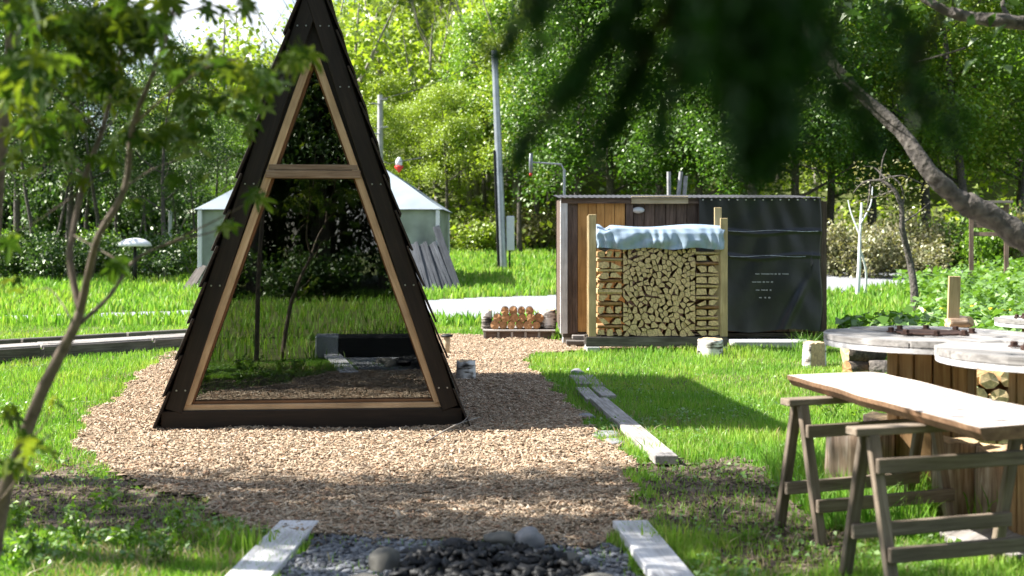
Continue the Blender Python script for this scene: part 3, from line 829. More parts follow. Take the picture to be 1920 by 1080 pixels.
# ================================================================== cable spool tables
def spool(c, label, rz, Rt, H, rc, base=True, plate=True, staves=15):
    e = empty('spool_table', (c[0], c[1], 0), rz); tag(e, label, 'table', 'cable spool tables')
    N = 8; w = 2 * Rt / N
    for i in range(N):
        x0 = -Rt + i * w + .005; x1 = -Rt + (i + 1) * w - .005
        xs = np.linspace(x0, x1, 5)
        pts = [(x, -math.sqrt(max(Rt * Rt - x * x, .0004))) for x in xs] + [(x, math.sqrt(max(Rt * Rt - x * x, .0004))) for x in xs[::-1]]
        bm = bmesh.new(); dz = rnd.uniform(-.006, .004)
        lo = [bm.verts.new((x, y, H - .034)) for x, y in pts]; hi = [bm.verts.new((x, y, H + dz)) for x, y in pts]
        bm.faces.new(hi); bm.faces.new(lo[::-1])
        for k in range(len(pts)): bm.faces.new((lo[k], lo[(k + 1) % len(pts)], hi[(k + 1) % len(pts)], hi[k]))
        bmesh.ops.recalc_face_normals(bm, faces=bm.faces[:])
        cx = (x0 + x1) / 2
        # board grain runs along local X of the piece
        Mi = Matrix.Rotation(R(-90), 4, 'Z')
        for v in bm.verts: v.co = Mi @ (v.co - Vector((cx, 0, H)))
        link('table_plank', bmmesh('table_plank', bm), M_top, e, Matrix.Translation((cx, 0, H)) @ Matrix.Rotation(R(90), 4, 'Z'))
    lathe('lower_disc', [(Rt - .03, H - .072), (Rt - .004, H - .068), (Rt - .002, H - .040), (Rt - .02, H - .036)], M_white, e, seg=40, smooth=False)
    for i in range(staves):
        a = 2 * math.pi * i / staves + .1
        q = rc + rnd.uniform(-.006, .006); ww = 2 * math.pi * rc / staves * .93
        board('stave', (q * math.cos(a), q * math.sin(a), .02), (q * math.cos(a), q * math.sin(a), H - .074), ww, .028, M_stave, e, up=(math.cos(a), math.sin(a), 0))
    lathe('core', [(rc - .045, .01), (rc - .045, H - .08)], M_black, e, seg=20)
    if base:
        lathe('bottom_disc', [(Rt - .01, .0), (Rt, .01), (Rt, .052), (Rt - .012, .06), (.1, .062)], M_grey, e, seg=40, smooth=False)
    if plate:
        lathe('centre_plate', [(.20, H + .004), (.20, H + .010), (.19, H + .012)], M_rust, e, seg=24)
        for k in range(8):
            a = k * math.pi / 4 + .25
            lathe('bolt', [(.030, 0), (.030, .008), (.019, .009), (.019, .026), (.015, .03)], M_rust, e, Matrix.Translation((.225 * math.cos(a), .225 * math.sin(a), H + .004)), seg=6, smooth=False)
    return e
spool((2.44, 7.45), 'cable spool table with rusty bolts, nearer the log pile', .35, .61, .975, .235, base=False)
spool((2.76, 6.42), 'cable spool table at the right edge with its base disc showing', .9, .61, .975, .235)
sp3 = W(1905, 600, 11.6)
spool((sp3.x + .25, 11.6), 'smaller far spool table with bolts behind the others', .2, .42, .79, .17)
# board standing on a block behind the spool tables
blk = G(1790, 700); blk = Vector(((1790 - 960) / FPX * 10.2, 10.2, 0))
stump('chopping_block', blk, .17, .80, 'tall chopping block behind the spool table', [M_bark, M_cut], 'block', seed=31)
bz = .80
b1 = W(1787, 604, 10.2)
o = board('upright_board', (b1.x, 10.2, bz + .06), (b1.x + .012, 10.2, bz + .42), .095, .025, M_post, None, up=(0, -1, 0)); tag(o, 'short upright board standing on the chopping block', 'board')
lying('wood_offcut', (b1.x + .02, 10.15, bz + .045), .042, .17, (1, .1, 0), [M_strip, M_cut], 'pale offcut lying at the foot of the upright board', 'wood', None, 33)
lying('wood_offcut', (b1.x + .12, 10.28, bz + .05), .045, .12, (.3, -1, 0), [M_bark, M_cut], 'small round offcut right of the upright board', 'wood', None, 34)
# low pile of split wood between the tables
for i in range(20):
    x = 3.10 + (i % 4) * .13; z = .06 + (i // 4) * .118; y = 9.0 + rnd.uniform(-.03, .03)
    me = log_mesh('split_log', .062, .36, 60 + i, seg=8, wob=.3)
    M = Matrix.Translation((x + (i // 4 % 2) * .05, y, z)) @ Matrix.Rotation(R(-90) + rnd.uniform(-.08, .08), 4, 'X') @ Matrix.Rotation(rnd.uniform(0, 6), 4, 'Z')
    tag(link('split_log', me, [M_side, M_split], None, M), 'split log in the low pile seen between the two spool tables', 'firewood', 'split logs between the spool tables')

# ================================================================== shed
SD = 17.9
sx0, sx1 = (1053 - 960) / FPX * SD, (1536 - 960) / FPX * SD
SH = EYE + (HOR - 372) / FPX * SD
shed = empty('shed', ((sx0 + sx1) / 2, SD, 0)); tag(shed, 'low wooden shed with ochre and brown boards and flat roof', 'shed')
hw = (sx1 - sx0) / 2; DEP = 2.2; F0 = .17
def spx(px): return (px - 960) / FPX * SD - shed.location.x
def spz(py): return EYE + (HOR - py) / FPX * SD
board('corner_post', (-hw + .03, -.02, F0), (-hw + .03, -.02, SH), .085, .10, M_white, shed, up=(1, 0, 0))  # light grey post, its sunlit strip put into the wood colour
board('corner_post', (hw - .06, .02, F0), (hw - .06, .02, SH), .09, .09, M_brown, shed, up=(1, 0, 0))
xs = [1062, 1072, 1083]
board('frame_board', (spx(1068), -.008, F0), (spx(1068), -.008, SH - .03), .06, .03, M_brown, shed, up=(0, -1, 0))
board('frame_board', (spx(1077), .008, F0), (spx(1077), .008, SH - .03), .085, .03, M_brown, shed, up=(0, -1, 0))
edges = [1083, 1103, 1118, 1134, 1152, 1172]
for a, b in zip(edges[:-1], edges[1:]):
    w = (b - a) / FPX * SD
    board('ochre_board', (spx((a + b) / 2), .012, F0 + .02), (spx((a + b) / 2), .012, SH - .06), w - .006, .024, M_ochre, shed, up=(0, -1, 0), bev=.003)
board('door_post', (spx(1180), -.005, F0), (spx(1180), -.005, SH - .04), .10, .05, M_brown, shed, up=(0, -1, 0))
e2 = list(range(1188, 1312, 20)) + [1312]
for a, b in zip(e2[:-1], e2[1:]):
    w = (b - a) / FPX * SD
    board('brown_board', (spx((a + b) / 2), .03 + rnd.uniform(0, .006), F0 + .02), (spx((a + b) / 2), .03, SH - .04), w - .008, .022, M_brown, shed, up=(0, -1, 0), bev=.003)
e3 = list(range(1312, 1530, 24))
for a in e3:
    w = 24 / FPX * SD
    board('brown_board', (spx(a + 12), .045, F0 + .02), (spx(a + 12), .045, SH - .04), w - .008, .022, M_brown, shed, up=(0, -1, 0), bev=.003)
board('fascia_board', (-hw - .01, -.05, SH - .035), (hw + .01, -.05, SH - .035), .028, .075, M_brown, shed)
# corrugated roof
nx = 120; xs = np.linspace(-hw - .06, hw + .06, nx * 4)
zc = SH + .018 + .004 * np.cos(xs / (.075) * 2 * math.pi)
V = np.concatenate([np.stack([xs, np.full_like(xs, -.13), zc - .01], 1), np.stack([xs, np.full_like(xs, DEP + .1), zc + .10], 1),
                    np.stack([xs, np.full_like(xs, -.13), zc - .013], 1), np.stack([xs, np.full_like(xs, DEP + .1), zc + .097], 1)])
m_ = len(xs); i = np.arange(m_ - 1)
F = np.concatenate([np.stack([i, i + 1, i + m_ + 1, i + m_], 1), np.stack([i + 2 * m_, i + 3 * m_, i + 3 * m_ + 1, i + 2 * m_ + 1], 1), np.stack([i, i + 2 * m_, i + 2 * m_ + 1, i + 1], 1)])
link('roof_sheet', npmesh('roof_sheet', V, F), M_roofm, shed)
for s in (-1, 1):
    nb = 9
    for k in range(nb):
        y = .10 + k * (DEP - .1) / nb
        board('side_board', (s * (hw - .02), y + .1, F0 + .02), (s * (hw - .02), y + .1, SH + .02), (DEP - .1) / nb - .008, .022, M_brown, shed, up=(s, 0, 0), bev=.003)
prism('back_wall', [(-hw, F0), (hw, F0), (hw, SH + .04), (-hw, SH + .04)], DEP, DEP + .03, M_brown, shed, bev=0)
prism('floor', [(-hw + .02, F0 - .06), (hw - .02, F0 - .06), (hw - .02, F0), (-hw + .02, F0)], .06, DEP, M_greyd, shed, bev=0)
for px in (1068, 1180, 1300, 1420, 1520):
    prism('foundation_block', [(spx(px) - .1, 0), (spx(px) + .1, 0), (spx(px) + .09, F0 - .06), (spx(px) - .09, F0 - .06)], .1, .3, M_conc, shed, bev=.008)
board('name_board', (spx(1183), -.075, spz(375)), (spx(1289), -.075, spz(375)), .022, .105, M_pale, shed)
lm = lathe('wall_lamp', [(.02, 0), (.085, .005), (.085, .03), (.075, .05), (.04, .07), (.01, .075)], M_box, shed, Matrix.Translation((spx(1197), .015, spz(394))) @ Matrix.Rotation(R(90), 4, 'X') @ Matrix.Scale(.55, 4, (0, 1, 0)))
board('step', (spx(1060), -.28, .07), (spx(1108), -.28, .07), .22, .05, M_greyd, shed)
board('step', (spx(1072), -.12, .13), (spx(1108), -.12, .13), .16, .05, M_grey, shed)
slabc = board('concrete_slab', (spx(1362) + shed.location.x, SD - .35, .06), (spx(1506) + shed.location.x, SD - .35, .06), .5, .09, M_conc, None, bev=.01); tag(slabc, 'pale flat slab lying under the black tarpaulin', 'slab')
# thin pole with an arm rising behind the shed
tl = Tubes(); q = Vector(((1058 - 960) / FPX * 20.6, 20.6, 0))
def P20(px, py): return W(px, py, 20.6)
lamp = empty('arm_pole', (q.x, 20.6, 0)); tag(lamp, 'thin grey pole with a side arm rising behind the shed', 'pole')
tl.add([(0, 0, 0), (0, 0, P20(0, 318).z)], .022, 8); link('pole', tl.mesh('pole'), M_steel, lamp, smooth=True)
tl = Tubes(); tl.add([(0, 0, P20(0, 320).z), (-.05, 0, P20(0, 308).z), (P20(995, 0).x - q.x, 0, P20(0, 304).z)], .014, 8); link('arm', tl.mesh('arm'), M_steel, lamp, smooth=True)
lathe('pendant', [(.012, -.02), (.03, .0), (.035, .14), (.03, .30), (.01, .31)], M_steel, lamp, Matrix.Translation((P20(995, 0).x - q.x, 0, P20(0, 323).z)), seg=10)
lathe('red_tip', [(.005, -.05), (.03, -.03), (.03, .0)], M_red, lamp, Matrix.Translation((P20(995, 0).x - q.x, 0, P20(0, 325).z)), seg=10)
# pale pipes above the roof
for px, tx, lb in ((1255, 1254, 'upright pale pipe above the shed roof'), (1266, 1277, 'pale pipe leaning right above the shed roof'), (1279, 1286, 'short pale pipe at the right above the shed roof')):
    tl = Tubes(); tl.add([W(px, 420, 20.9), W(tx, 322 if px != 1279 else 330, 20.9)], .034, 8)
    tag(link('pipe', tl.mesh('pipe'), M_pipe, smooth=True), lb, 'pipe')

# black tarpaulin with folds and faded print
mt, n, l, pb, o = newmat('black_tarpaulin')
tcn = n.new('ShaderNodeTexCoord'); nzn = n.new('ShaderNodeTexNoise'); nzn.inputs['Scale'].default_value = 2.2; nzn.inputs['Detail'].default_value = 5
l.new(tcn.outputs['Object'], nzn.inputs['Vector'])
rpn = ramp(n, [(.3, c3(.006, .007, .008)), (.7, c3(.016, .018, .020))]); l.new(nzn.outputs['Fac'], rpn.inputs[0]); l.new(rpn.outputs[0], pb.inputs['Base Color'])
pb.inputs['Roughness'].default_value = .33; pb.inputs['Specular IOR Level'].default_value = .5
bn = n.new('ShaderNodeBump'); bn.inputs['Strength'].default_value = .35; bn.inputs['Distance'].default_value = .03; l.new(nzn.outputs['Fac'], bn.inputs['Height']); l.new(bn.outputs[0], pb.inputs['Normal'])
tx0, tx1 = (1309 - 960) / FPX * SD, (1541 - 960) / FPX * SD
tz0, tz1 = .20, SH - .005
tcx = (tx0 + tx1) / 2
def tarp_y(u, v):
    """u across 0..1, v up 0..1: how far the sheet hangs off the wall"""
    y = -.10 - .010 * np.sin(u * 9 + 3 * v) * (1 - v) - .0035 * np.sin(u * 31 + 3 * np.sin(v * 5 + u * 3)) - .004 * np.sin(v * 17 + 4 * np.sin(u * 7))
    for vv, k in ((.745, .022), (.56, .020)):
        y = y - k * np.exp(-((v - vv - .01 * np.sin(u * 9)) / .010) ** 2)
    y = y - .05 * np.exp(-((u - .72 - .5 * (v - .1)) / .035) ** 2) * (v < .5) * sstep(.5, .1, v)
    y = y - .04 * (1 - v) ** 2
    return y
nu, nv = 110, 90
U, Vv = np.meshgrid(np.linspace(0, 1, nu), np.linspace(0, 1, nv))
X = tx0 + U * (tx1 - tx0) + .02 * np.sin(Vv * 9) * (U > .9) + (.035 * sstep(.85, 1, U) * np.sin(Vv * 3.1)); Y = tarp_y(U, Vv); Z = tz0 + Vv * (tz1 - tz0) + (1 - Vv) * (.02 * np.sin(U * 11) + .03 * U)
Y = np.where(U > .965, Y + (U - .965) * 5.5, Y)
tp = empty('black_tarpaulin', (tcx, SD, 0)); tag(tp, 'black plastic tarpaulin with faded white print hanging over the shed front', 'tarpaulin')
V1 = np.stack([X - tcx, Y, Z], -1).reshape(-1, 3); V2 = V1 + np.array([0, .006, 0])
i, j = np.meshgrid(np.arange(nu - 1), np.arange(nv - 1)); a = (j * nu + i).ravel(); N_ = nu * nv
F = np.concatenate([np.stack([a, a + 1, a + nu + 1, a + nu], 1), np.stack([a, a + nu, a + nu + 1, a + 1], 1) + N_])
link('sheet', npmesh('tarp', np.concatenate([V1, V2]), F), mt, tp, smooth=True)
M_print = plain('white_print', c3(.26, .27, .28), rough=.7, var=.2, sc=40)
M_crease = plain('pale_crease', c3(.42, .45, .52), rough=.5, var=.4, sc=9)  # pale thin lines laid along the two horizontal creases
def onsheet(px, py, lift=.008):
    x = (px - 960) / FPX * SD; z = EYE + (HOR - py) / FPX * SD
    u = (x - tx0) / (tx1 - tx0); v = (z - tz0) / (tz1 - tz0)
    return Vector((x - tcx, float(tarp_y(np.float64(u), np.float64(v))) - lift, z))
rows_ = [(513, [(1413, 1421), (1424, 1440), (1441, 1447), (1449, 1453), (1456, 1460), (1463, 1475)]), (528, [(1407, 1415), (1416, 1424), (1427, 1431), (1433, 1439), (1442, 1446)]),
         (543, [(1414, 1421), (1424, 1432), (1433, 1436), (1440, 1443)]), (557, [(1420, 1425), (1430, 1433), (1437, 1441)])]
for y_, segs in rows_:
    for a, b in segs:
        p0 = onsheet(a, y_); p1 = onsheet(b, y_ + .3)
        board('print_mark', p0, p1, .004, .014 if (b - a) > 4 else .02, M_print, tp, bev=0)
for k in range(14):
    p0 = onsheet(1316 + k * 16, 375); lathe('eyelet', [(.012, 0), (.012, .006), (.006, .007)], M_screw, tp, Matrix.Translation(p0) @ Matrix.Rotation(R(90), 4, 'X'), seg=8)
for y_, a, b in ((433, 1362, 1530), (480, 1364, 1506)):
    tl = Tubes(); tl.add([onsheet(a + (b - a) * t, y_ + 1.2 * math.sin(t * 9), .012) for t in np.linspace(0, 1, 24)], [.002 + .002 * abs(math.sin(t * 17)) for t in range(24)], 5)
    link('crease', tl.mesh('crease'), M_crease, tp, smooth=True)

# ================================================================== firewood rack
RD = 16.75
def rx(px): return (px - 960) / FPX * RD
def rz_(py): return EYE + (HOR - py) / FPX * RD
rc = (rx(1103) + rx(1362)) / 2
rack = empty('firewood_rack', (rc, RD, 0)); tag(rack, 'wooden firewood rack with pale posts and a dark base beam', 'rack')
zb = rz_(631)
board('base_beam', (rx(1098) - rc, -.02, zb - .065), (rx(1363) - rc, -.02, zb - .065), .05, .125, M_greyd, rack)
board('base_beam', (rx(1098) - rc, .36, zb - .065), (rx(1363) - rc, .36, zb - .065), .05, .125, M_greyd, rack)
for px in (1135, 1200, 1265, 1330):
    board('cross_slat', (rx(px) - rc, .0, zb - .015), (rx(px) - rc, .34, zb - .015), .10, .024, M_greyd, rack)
for px in (1112, 1350):
    for y in (.02, .34):
        prism('foot_block', [(rx(px) - rc - .09, 0), (rx(px) - rc + .09, 0), (rx(px) - rc + .085, zb - .13), (rx(px) - rc - .085, zb - .13)], y - .08, y + .08, M_conc, rack, bev=.008)
board('post', (rx(1110.5) - rc, -.005, zb), (rx(1110.5) - rc, -.005, rz_(402)), .10, .045, M_post, rack, up=(0, -1, 0))
board('post', (rx(1111) - rc, .35, zb), (rx(1111) - rc, .35, rz_(404)), .10, .045, M_post, rack, up=(0, -1, 0))
board('post', (rx(1357) - rc, -.005, zb), (rx(1357) - rc, -.005, rz_(409)), .095, .045, M_post, rack, up=(0, -1, 0))
board('post', (rx(1354) - rc, .35, zb), (rx(1354) - rc, .35, rz_(388)), .095, .045, M_post, rack, up=(0, -1, 0))

# packed split logs: relaxed Voronoi cells
def clip(poly, m, nrm):
    out = []
    for i in range(len(poly)):
        a = poly[i]; b = poly[(i + 1) % len(poly)]
        da = (a[0] - m[0]) * nrm[0] + (a[1] - m[1]) * nrm[1]; db = (b[0] - m[0]) * nrm[0] + (b[1] - m[1]) * nrm[1]
        if da <= 0: out.append(a)
        if (da < 0 < db) or (db < 0 < da):
            t = da / (da - db); out.append((a[0] + (b[0] - a[0]) * t, a[1] + (b[1] - a[1]) * t))
    return out
def voronoi(pts, x0, x1, z0, z1):
    cells = []
    P_ = np.array(pts)
    for i, p_ in enumerate(pts):
        poly = [(x0, z0), (x1, z0), (x1, z1), (x0, z1)]
        d = np.hypot(P_[:, 0] - p_[0], P_[:, 1] - p_[1]); order = np.argsort(d)[1:22]
        for j in order:
            q = pts[j]; poly = clip(poly, ((p_[0] + q[0]) / 2, (p_[1] + q[1]) / 2), (q[0] - p_[0], q[1] - p_[1]))
            if len(poly) < 3: break
        cells.append(poly)
    return cells
def split_log(poly, y0, y1, label, group, mats=None):
    cx = sum(p_[0] for p_ in poly) / len(poly); cz = sum(p_[1] for p_ in poly) / len(poly)
    # drop vanishing edges, round one or two corners like bark
    pts = []
    for i in range(len(poly)):
        a, b = poly[i], poly[(i + 1) % len(poly)]
        if math.hypot(a[0] - b[0], a[1] - b[1]) > .014: pts.append(a)
    if len(pts) < 3: pts = poly
    keep = rnd.random()
    while len(pts) > 4 and keep < .8:
        k = rnd.randrange(len(pts)); pts.pop(k); keep += .45
    k = rnd.uniform(.84, .94)
    pts = [((x - cx) * k + rnd.uniform(-.004, .004), (z - cz) * k + rnd.uniform(-.004, .004)) for x, z in pts]
    if rnd.random() < .6 and len(pts) >= 3:     # a rounded bark side
        i = rnd.randrange(len(pts)); a, b = pts[i], pts[(i + 1) % len(pts)]
        L_ = math.hypot(b[0] - a[0], b[1] - a[1]); nx, nz2 = (b[1] - a[1]) / L_, -(b[0] - a[0]) / L_
        if nx * (a[0] + b[0]) + nz2 * (a[1] + b[1]) < 0: nx, nz2 = -nx, -nz2
        arc = [(a[0] + (b[0] - a[0]) * t + nx * L_ * .13 * math.sin(t * math.pi), a[1] + (b[1] - a[1]) * t + nz2 * L_ * .13 * math.sin(t * math.pi)) for t in (.3, .7)]
        pts = pts[:i + 1] + arc + pts[i + 1:]
    bm = bmesh.new(); sk = rnd.uniform(-.02, .02)
    yc = (y0 + y1) / 2
    A = [bm.verts.new((x, y0 - yc + sk * x / .06, z)) for x, z in pts]; B = [bm.verts.new((x * .97, y1 - yc, z * .97)) for x, z in pts]
    f = bm.faces.new(A); f.material_index = 1
    f = bm.faces.new(B[::-1]); f.material_index = 1
    for i in range(len(pts)): bm.faces.new((A[i], B[i], B[(i + 1) % len(pts)], A[(i + 1) % len(pts)]))
    bmesh.ops.recalc_face_normals(bm, faces=bm.faces[:])
    o = link('firewood_log', bmmesh('firewood_log', bm), mats or [M_side, M_split], None, Matrix.Translation((cx, yc, cz)))
    return tag(o, label, 'firewood', group)
fx0, fx1 = rx(1119.5), rx(1348.5); fz0, fz1 = zb + .003, rz_(463)
lx, rx1 = rx(1168), rx(1304)
random.seed(5)
pts = []
N1 = 215
while len(pts) < N1:
    best = None
    for _ in range(12):
        c_ = (rnd.uniform(lx, rx1), fz0 + (fz1 + .03 - fz0) * rnd.random())
        dm = min([math.hypot(c_[0] - p_[0], (c_[1] - p_[1]) * 1.15) for p_ in pts] or [9]) * (1.0 if c_[1] > fz0 + .25 else .85)
        if best is None or dm > best[0]: best = (dm, c_)
    pts.append(best[1])
for _ in range(4):
    cs = voronoi(pts, lx, rx1, fz0, fz1 + .03)
    pts = [(sum(a[0] for a in c_) / len(c_), sum(a[1] for a in c_) / len(c_)) if len(c_) > 2 else p_ for c_, p_ in zip(cs, pts)]
for c_ in voronoi(pts, lx, rx1, fz0, fz1 + .03):
    if len(c_) < 3: continue
    o_ = rnd.uniform(-.012, .02)
    mz = (sum(q[1] for q in c_) / len(c_) - fz0) / (fz1 - fz0); mxx = (sum(q[0] for q in c_) / len(c_) - lx) / (rx1 - lx)
    band = ('bottom', 'lower middle', 'upper middle', 'top')[min(3, max(0, int(mz * 4)))]; sidew = ('left', 'centre', 'right')[min(2, max(0, int(mxx * 3)))]
    split_log(c_, RD + .0 + o_, RD + .35 + o_, 'end-on split log in the %s layers of the firewood rack, %s part' % (band, sidew), 'end-on logs in the %s layers, %s part' % (band, sidew))
def cross_ends(x0, x1, side):
    z = fz0; k = 0
    while z < fz1 - .02:
        h = rnd.uniform(.075, .11)
        if z + h > fz1 + .02: break
        if k % 2 == 0:
            nlog = 2 if side == 'right' else rnd.choice((2, 3)); xs_ = np.linspace(x0, x1, nlog + 1)
            for a, b in zip(xs_[:-1], xs_[1:]):
                poly = [(a + .005, z + .012), ((a + b) / 2, z), (b - .005, z + .012), (b - .012, z + h * .9), ((a + b) / 2 + rnd.uniform(-.02, .02), z + h), (a + .012, z + h * .9)]
                split_log(poly, RD + rnd.uniform(-.02, .01), RD + .35, 'split log stacked end-on in the %s end column of the rack' % side, 'end-on logs at the %s of the rack' % side)
        else:
            h *= rnd.uniform(.4, .75)
            for yy_ in (.06, .20, .32):
                bm = bmesh.new(); L_ = (x1 - x0) * rnd.uniform(.93, 1.0); ring0 = []; ring1 = []
                ns = 6; ph = rnd.uniform(0, 1); rr_ = [rnd.uniform(.8, 1.1) for _ in range(ns)]
                for q in range(ns):
                    a = ph + q * 2 * math.pi / ns
                    yv, zv = math.cos(a) * .062 * rr_[q], math.sin(a) * h * .56 * rr_[q]
                    ring0.append(bm.verts.new((-L_ / 2, yv, zv))); ring1.append(bm.verts.new((L_ / 2, yv * .9, zv * .92)))
                for q in range(ns):
                    f = bm.faces.new((ring0[q], ring0[(q + 1) % ns], ring1[(q + 1) % ns], ring1[q])); f.material_index = 0
                bm.faces.new(ring0[::-1]).material_index = 1; bm.faces.new(ring1).material_index = 1
                bmesh.ops.recalc_face_normals(bm, faces=bm.faces[:])
                mm_ = rnd.choice([[M_split, M_split], [M_side, M_split], [M_post, M_split], [M_split, M_split], [M_side, M_split], [M_reveal, M_split]])
                o = link('firewood_log', bmmesh('firewood_log', bm), mm_, None, Matrix.Translation(((x0 + x1) / 2, RD + yy_ - .005, z + h / 2)) @ Matrix.Rotation(rnd.uniform(-.03, .03), 4, 'Y'))
                tag(o, 'split log laid crosswise in the %s end column of the rack' % side, 'firewood', 'crosswise logs at the %s of the rack' % side)
        z += h + .001; k += 1
cross_ends(fx0, lx - .003, 'left')
cross_ends(rx1 + .003, fx1, 'right')
# pale blue tarp over the stack
m, n, l, pb, o = newmat('silver_blue_tarp')
tcn = n.new('ShaderNodeTexCoord'); nzn = n.new('ShaderNodeTexNoise'); nzn.inputs['Scale'].default_value = 9; nzn.inputs['Detail'].default_value = 4
l.new(tcn.outputs['Object'], nzn.inputs['Vector']); rpn = ramp(n, [(.3, c3(.24, .33, .43)), (.7, c3(.34, .43, .52))]); l.new(nzn.outputs['Fac'], rpn.inputs[0]); l.new(rpn.outputs[0], pb.inputs['Base Color'])
pb.inputs['Roughness'].default_value = .38
M_btarp = m
tzt, tzb = rz_(424), rz_(466)
nu, nv = 120, 46
U, Vv = np.meshgrid(np.linspace(0, 1, nu), np.linspace(0, 1, nv))
xa, xb = rx(1119), rx(1357)
# profile: up the front (v 0-.35), over the top (.35-.65), down the back
prof = np.array([(-.045, tzb), (-.062, tzb + .10), (-.055, tzb + .2), (-.02, tzt - .03), (.06, tzt), (.2, tzt + .01), (.34, tzt - .0), (.41, tzt - .06), (.42, tzb + .1), (.41, tzb)])
tt = np.linspace(0, 1, len(prof))
Yp = np.interp(Vv, tt, prof[:, 0]); Zp = np.interp(Vv, tt, prof[:, 1])
wr = .016 * np.sin(U * 31 + 2.5 * np.sin(Vv * 11 + U * 5)) + .012 * np.sin(U * 73 + 4 * Vv + 2 * np.sin(U * 13)) + .02 * np.sin(U * 9 + 1)
fold = np.abs(np.sin(U * 13.0 + 1.6 * np.sin(U * 5) + Vv * 2.2)) ** 8 * .022
Yp = Yp - (wr + fold) * np.clip(1.2 - Vv * 2.4, 0, 1)
Zp = Zp + .013 * np.sin(U * 17 + 1) * (Vv < .12) + .018 * np.sin(U * 8 + Vv * 3) * sstep(.25, .45, Vv) - .05 * np.exp(-((U - .07) / .03) ** 2) * sstep(.2, .4, Vv)
Xp = xa + U * (xb - xa) + .012 * np.sin(Vv * 25) * ((U < .03) | (U > .97))
tcv = Vector(((xa + xb) / 2, RD + .17, tzb))
V1 = np.stack([Xp - tcv.x, Yp + RD - tcv.y, Zp - tcv.z], -1).reshape(-1, 3)
i, j = np.meshgrid(np.arange(nu - 1), np.arange(nv - 1)); a = (j * nu + i).ravel()
F = np.stack([a, a + 1, a + nu + 1, a + nu], 1)
# gathered ends: close the two side openings
cl, cr = len(V1), len(V1) + 1
V1 = np.concatenate([V1, [[xa - tcv.x + .01, 0, .12], [xb - tcv.x - .01, 0, .12]]])
le = np.arange(nv) * nu
T1 = np.stack([le[:-1], le[1:], np.full(nv - 1, cl)], 1); T2 = np.stack([le[1:] + nu - 1, le[:-1] + nu - 1, np.full(nv - 1, cr)], 1)
bt = link('blue_tarp', npmesh('blue_tarp', V1, [T1, T2, F]), M_btarp, None, Matrix.Translation(tcv), smooth=True)
tag(bt, 'crumpled pale blue tarp covering the top of the firewood stack', 'tarp')

# ================================================================== pallet with round logs
PD = 19.0
def qx(px): return (px - 960) / FPX * PD
def qz(py): return EYE + (HOR - py) / FPX * PD
pal = empty('pallet', (qx(975), PD, 0)); tag(pal, 'grey wooden pallet carrying round logs beside the shed', 'pallet')
pc = qx(975)
for k in range(6):
    y = -.28 + k * .16
    board('deck_slat', (qx(906) - pc, y, .148), (qx(1040) - pc, y - .03, .148), .11, .022, M_grey, pal)
for y in (-.27, .10, .48):
    board('bearer', (qx(907) - pc, y, .085), (qx(1040) - pc, y - .02, .085), .06, .10, M_brown, pal)
for k in range(6):
    x = qx(910 + k * 25) - pc
    board('end_block', (x, -.335, .07), (x, -.30, .07), .035, .12, M_grey, pal)
zt = .16
stump('birch_stump', (qx(913), PD - .05, zt), .075, .27, 'upright birch billet at the left end of the pallet', [M_birch, M_cut], seed=41, tilt=R(2))
stump('birch_stump', (qx(1026), PD - .05, zt), .125, .28, 'thick upright birch billet at the right end of the pallet', [M_birch, M_cut], seed=42, tilt=R(-2))
rr = .062; row = 0; idx = 0
for row, (cnt, x0) in enumerate(((8, 928), (7, 933), (4, 947))):
    for k in range(cnt):
        x = qx(x0) + k * (.122) ; z = zt + rr + row * .105
        if x > qx(1013): continue
        me = log_mesh('round_log', rr * rnd.uniform(.86, 1.05), .34, 80 + idx, seg=12, wob=.06); idx += 1
        M = Matrix.Translation((x, PD - .22 + rnd.uniform(-.02, .02), z)) @ Matrix.Rotation(R(-90), 4, 'X') @ Matrix.Rotation(rnd.uniform(0, 6), 4, 'Z')
        lb = ['round log in the bottom row of the small pile on the pallet', 'round log in the middle row of the small pile on the pallet', 'round log in the top row of the small pile on the pallet'][row]
        tag(link('round_log', me, [M_bark, M_rcut], None, M), lb, 'log', 'round logs on the pallet, row %s' % ['bottom', 'middle', 'top'][row])

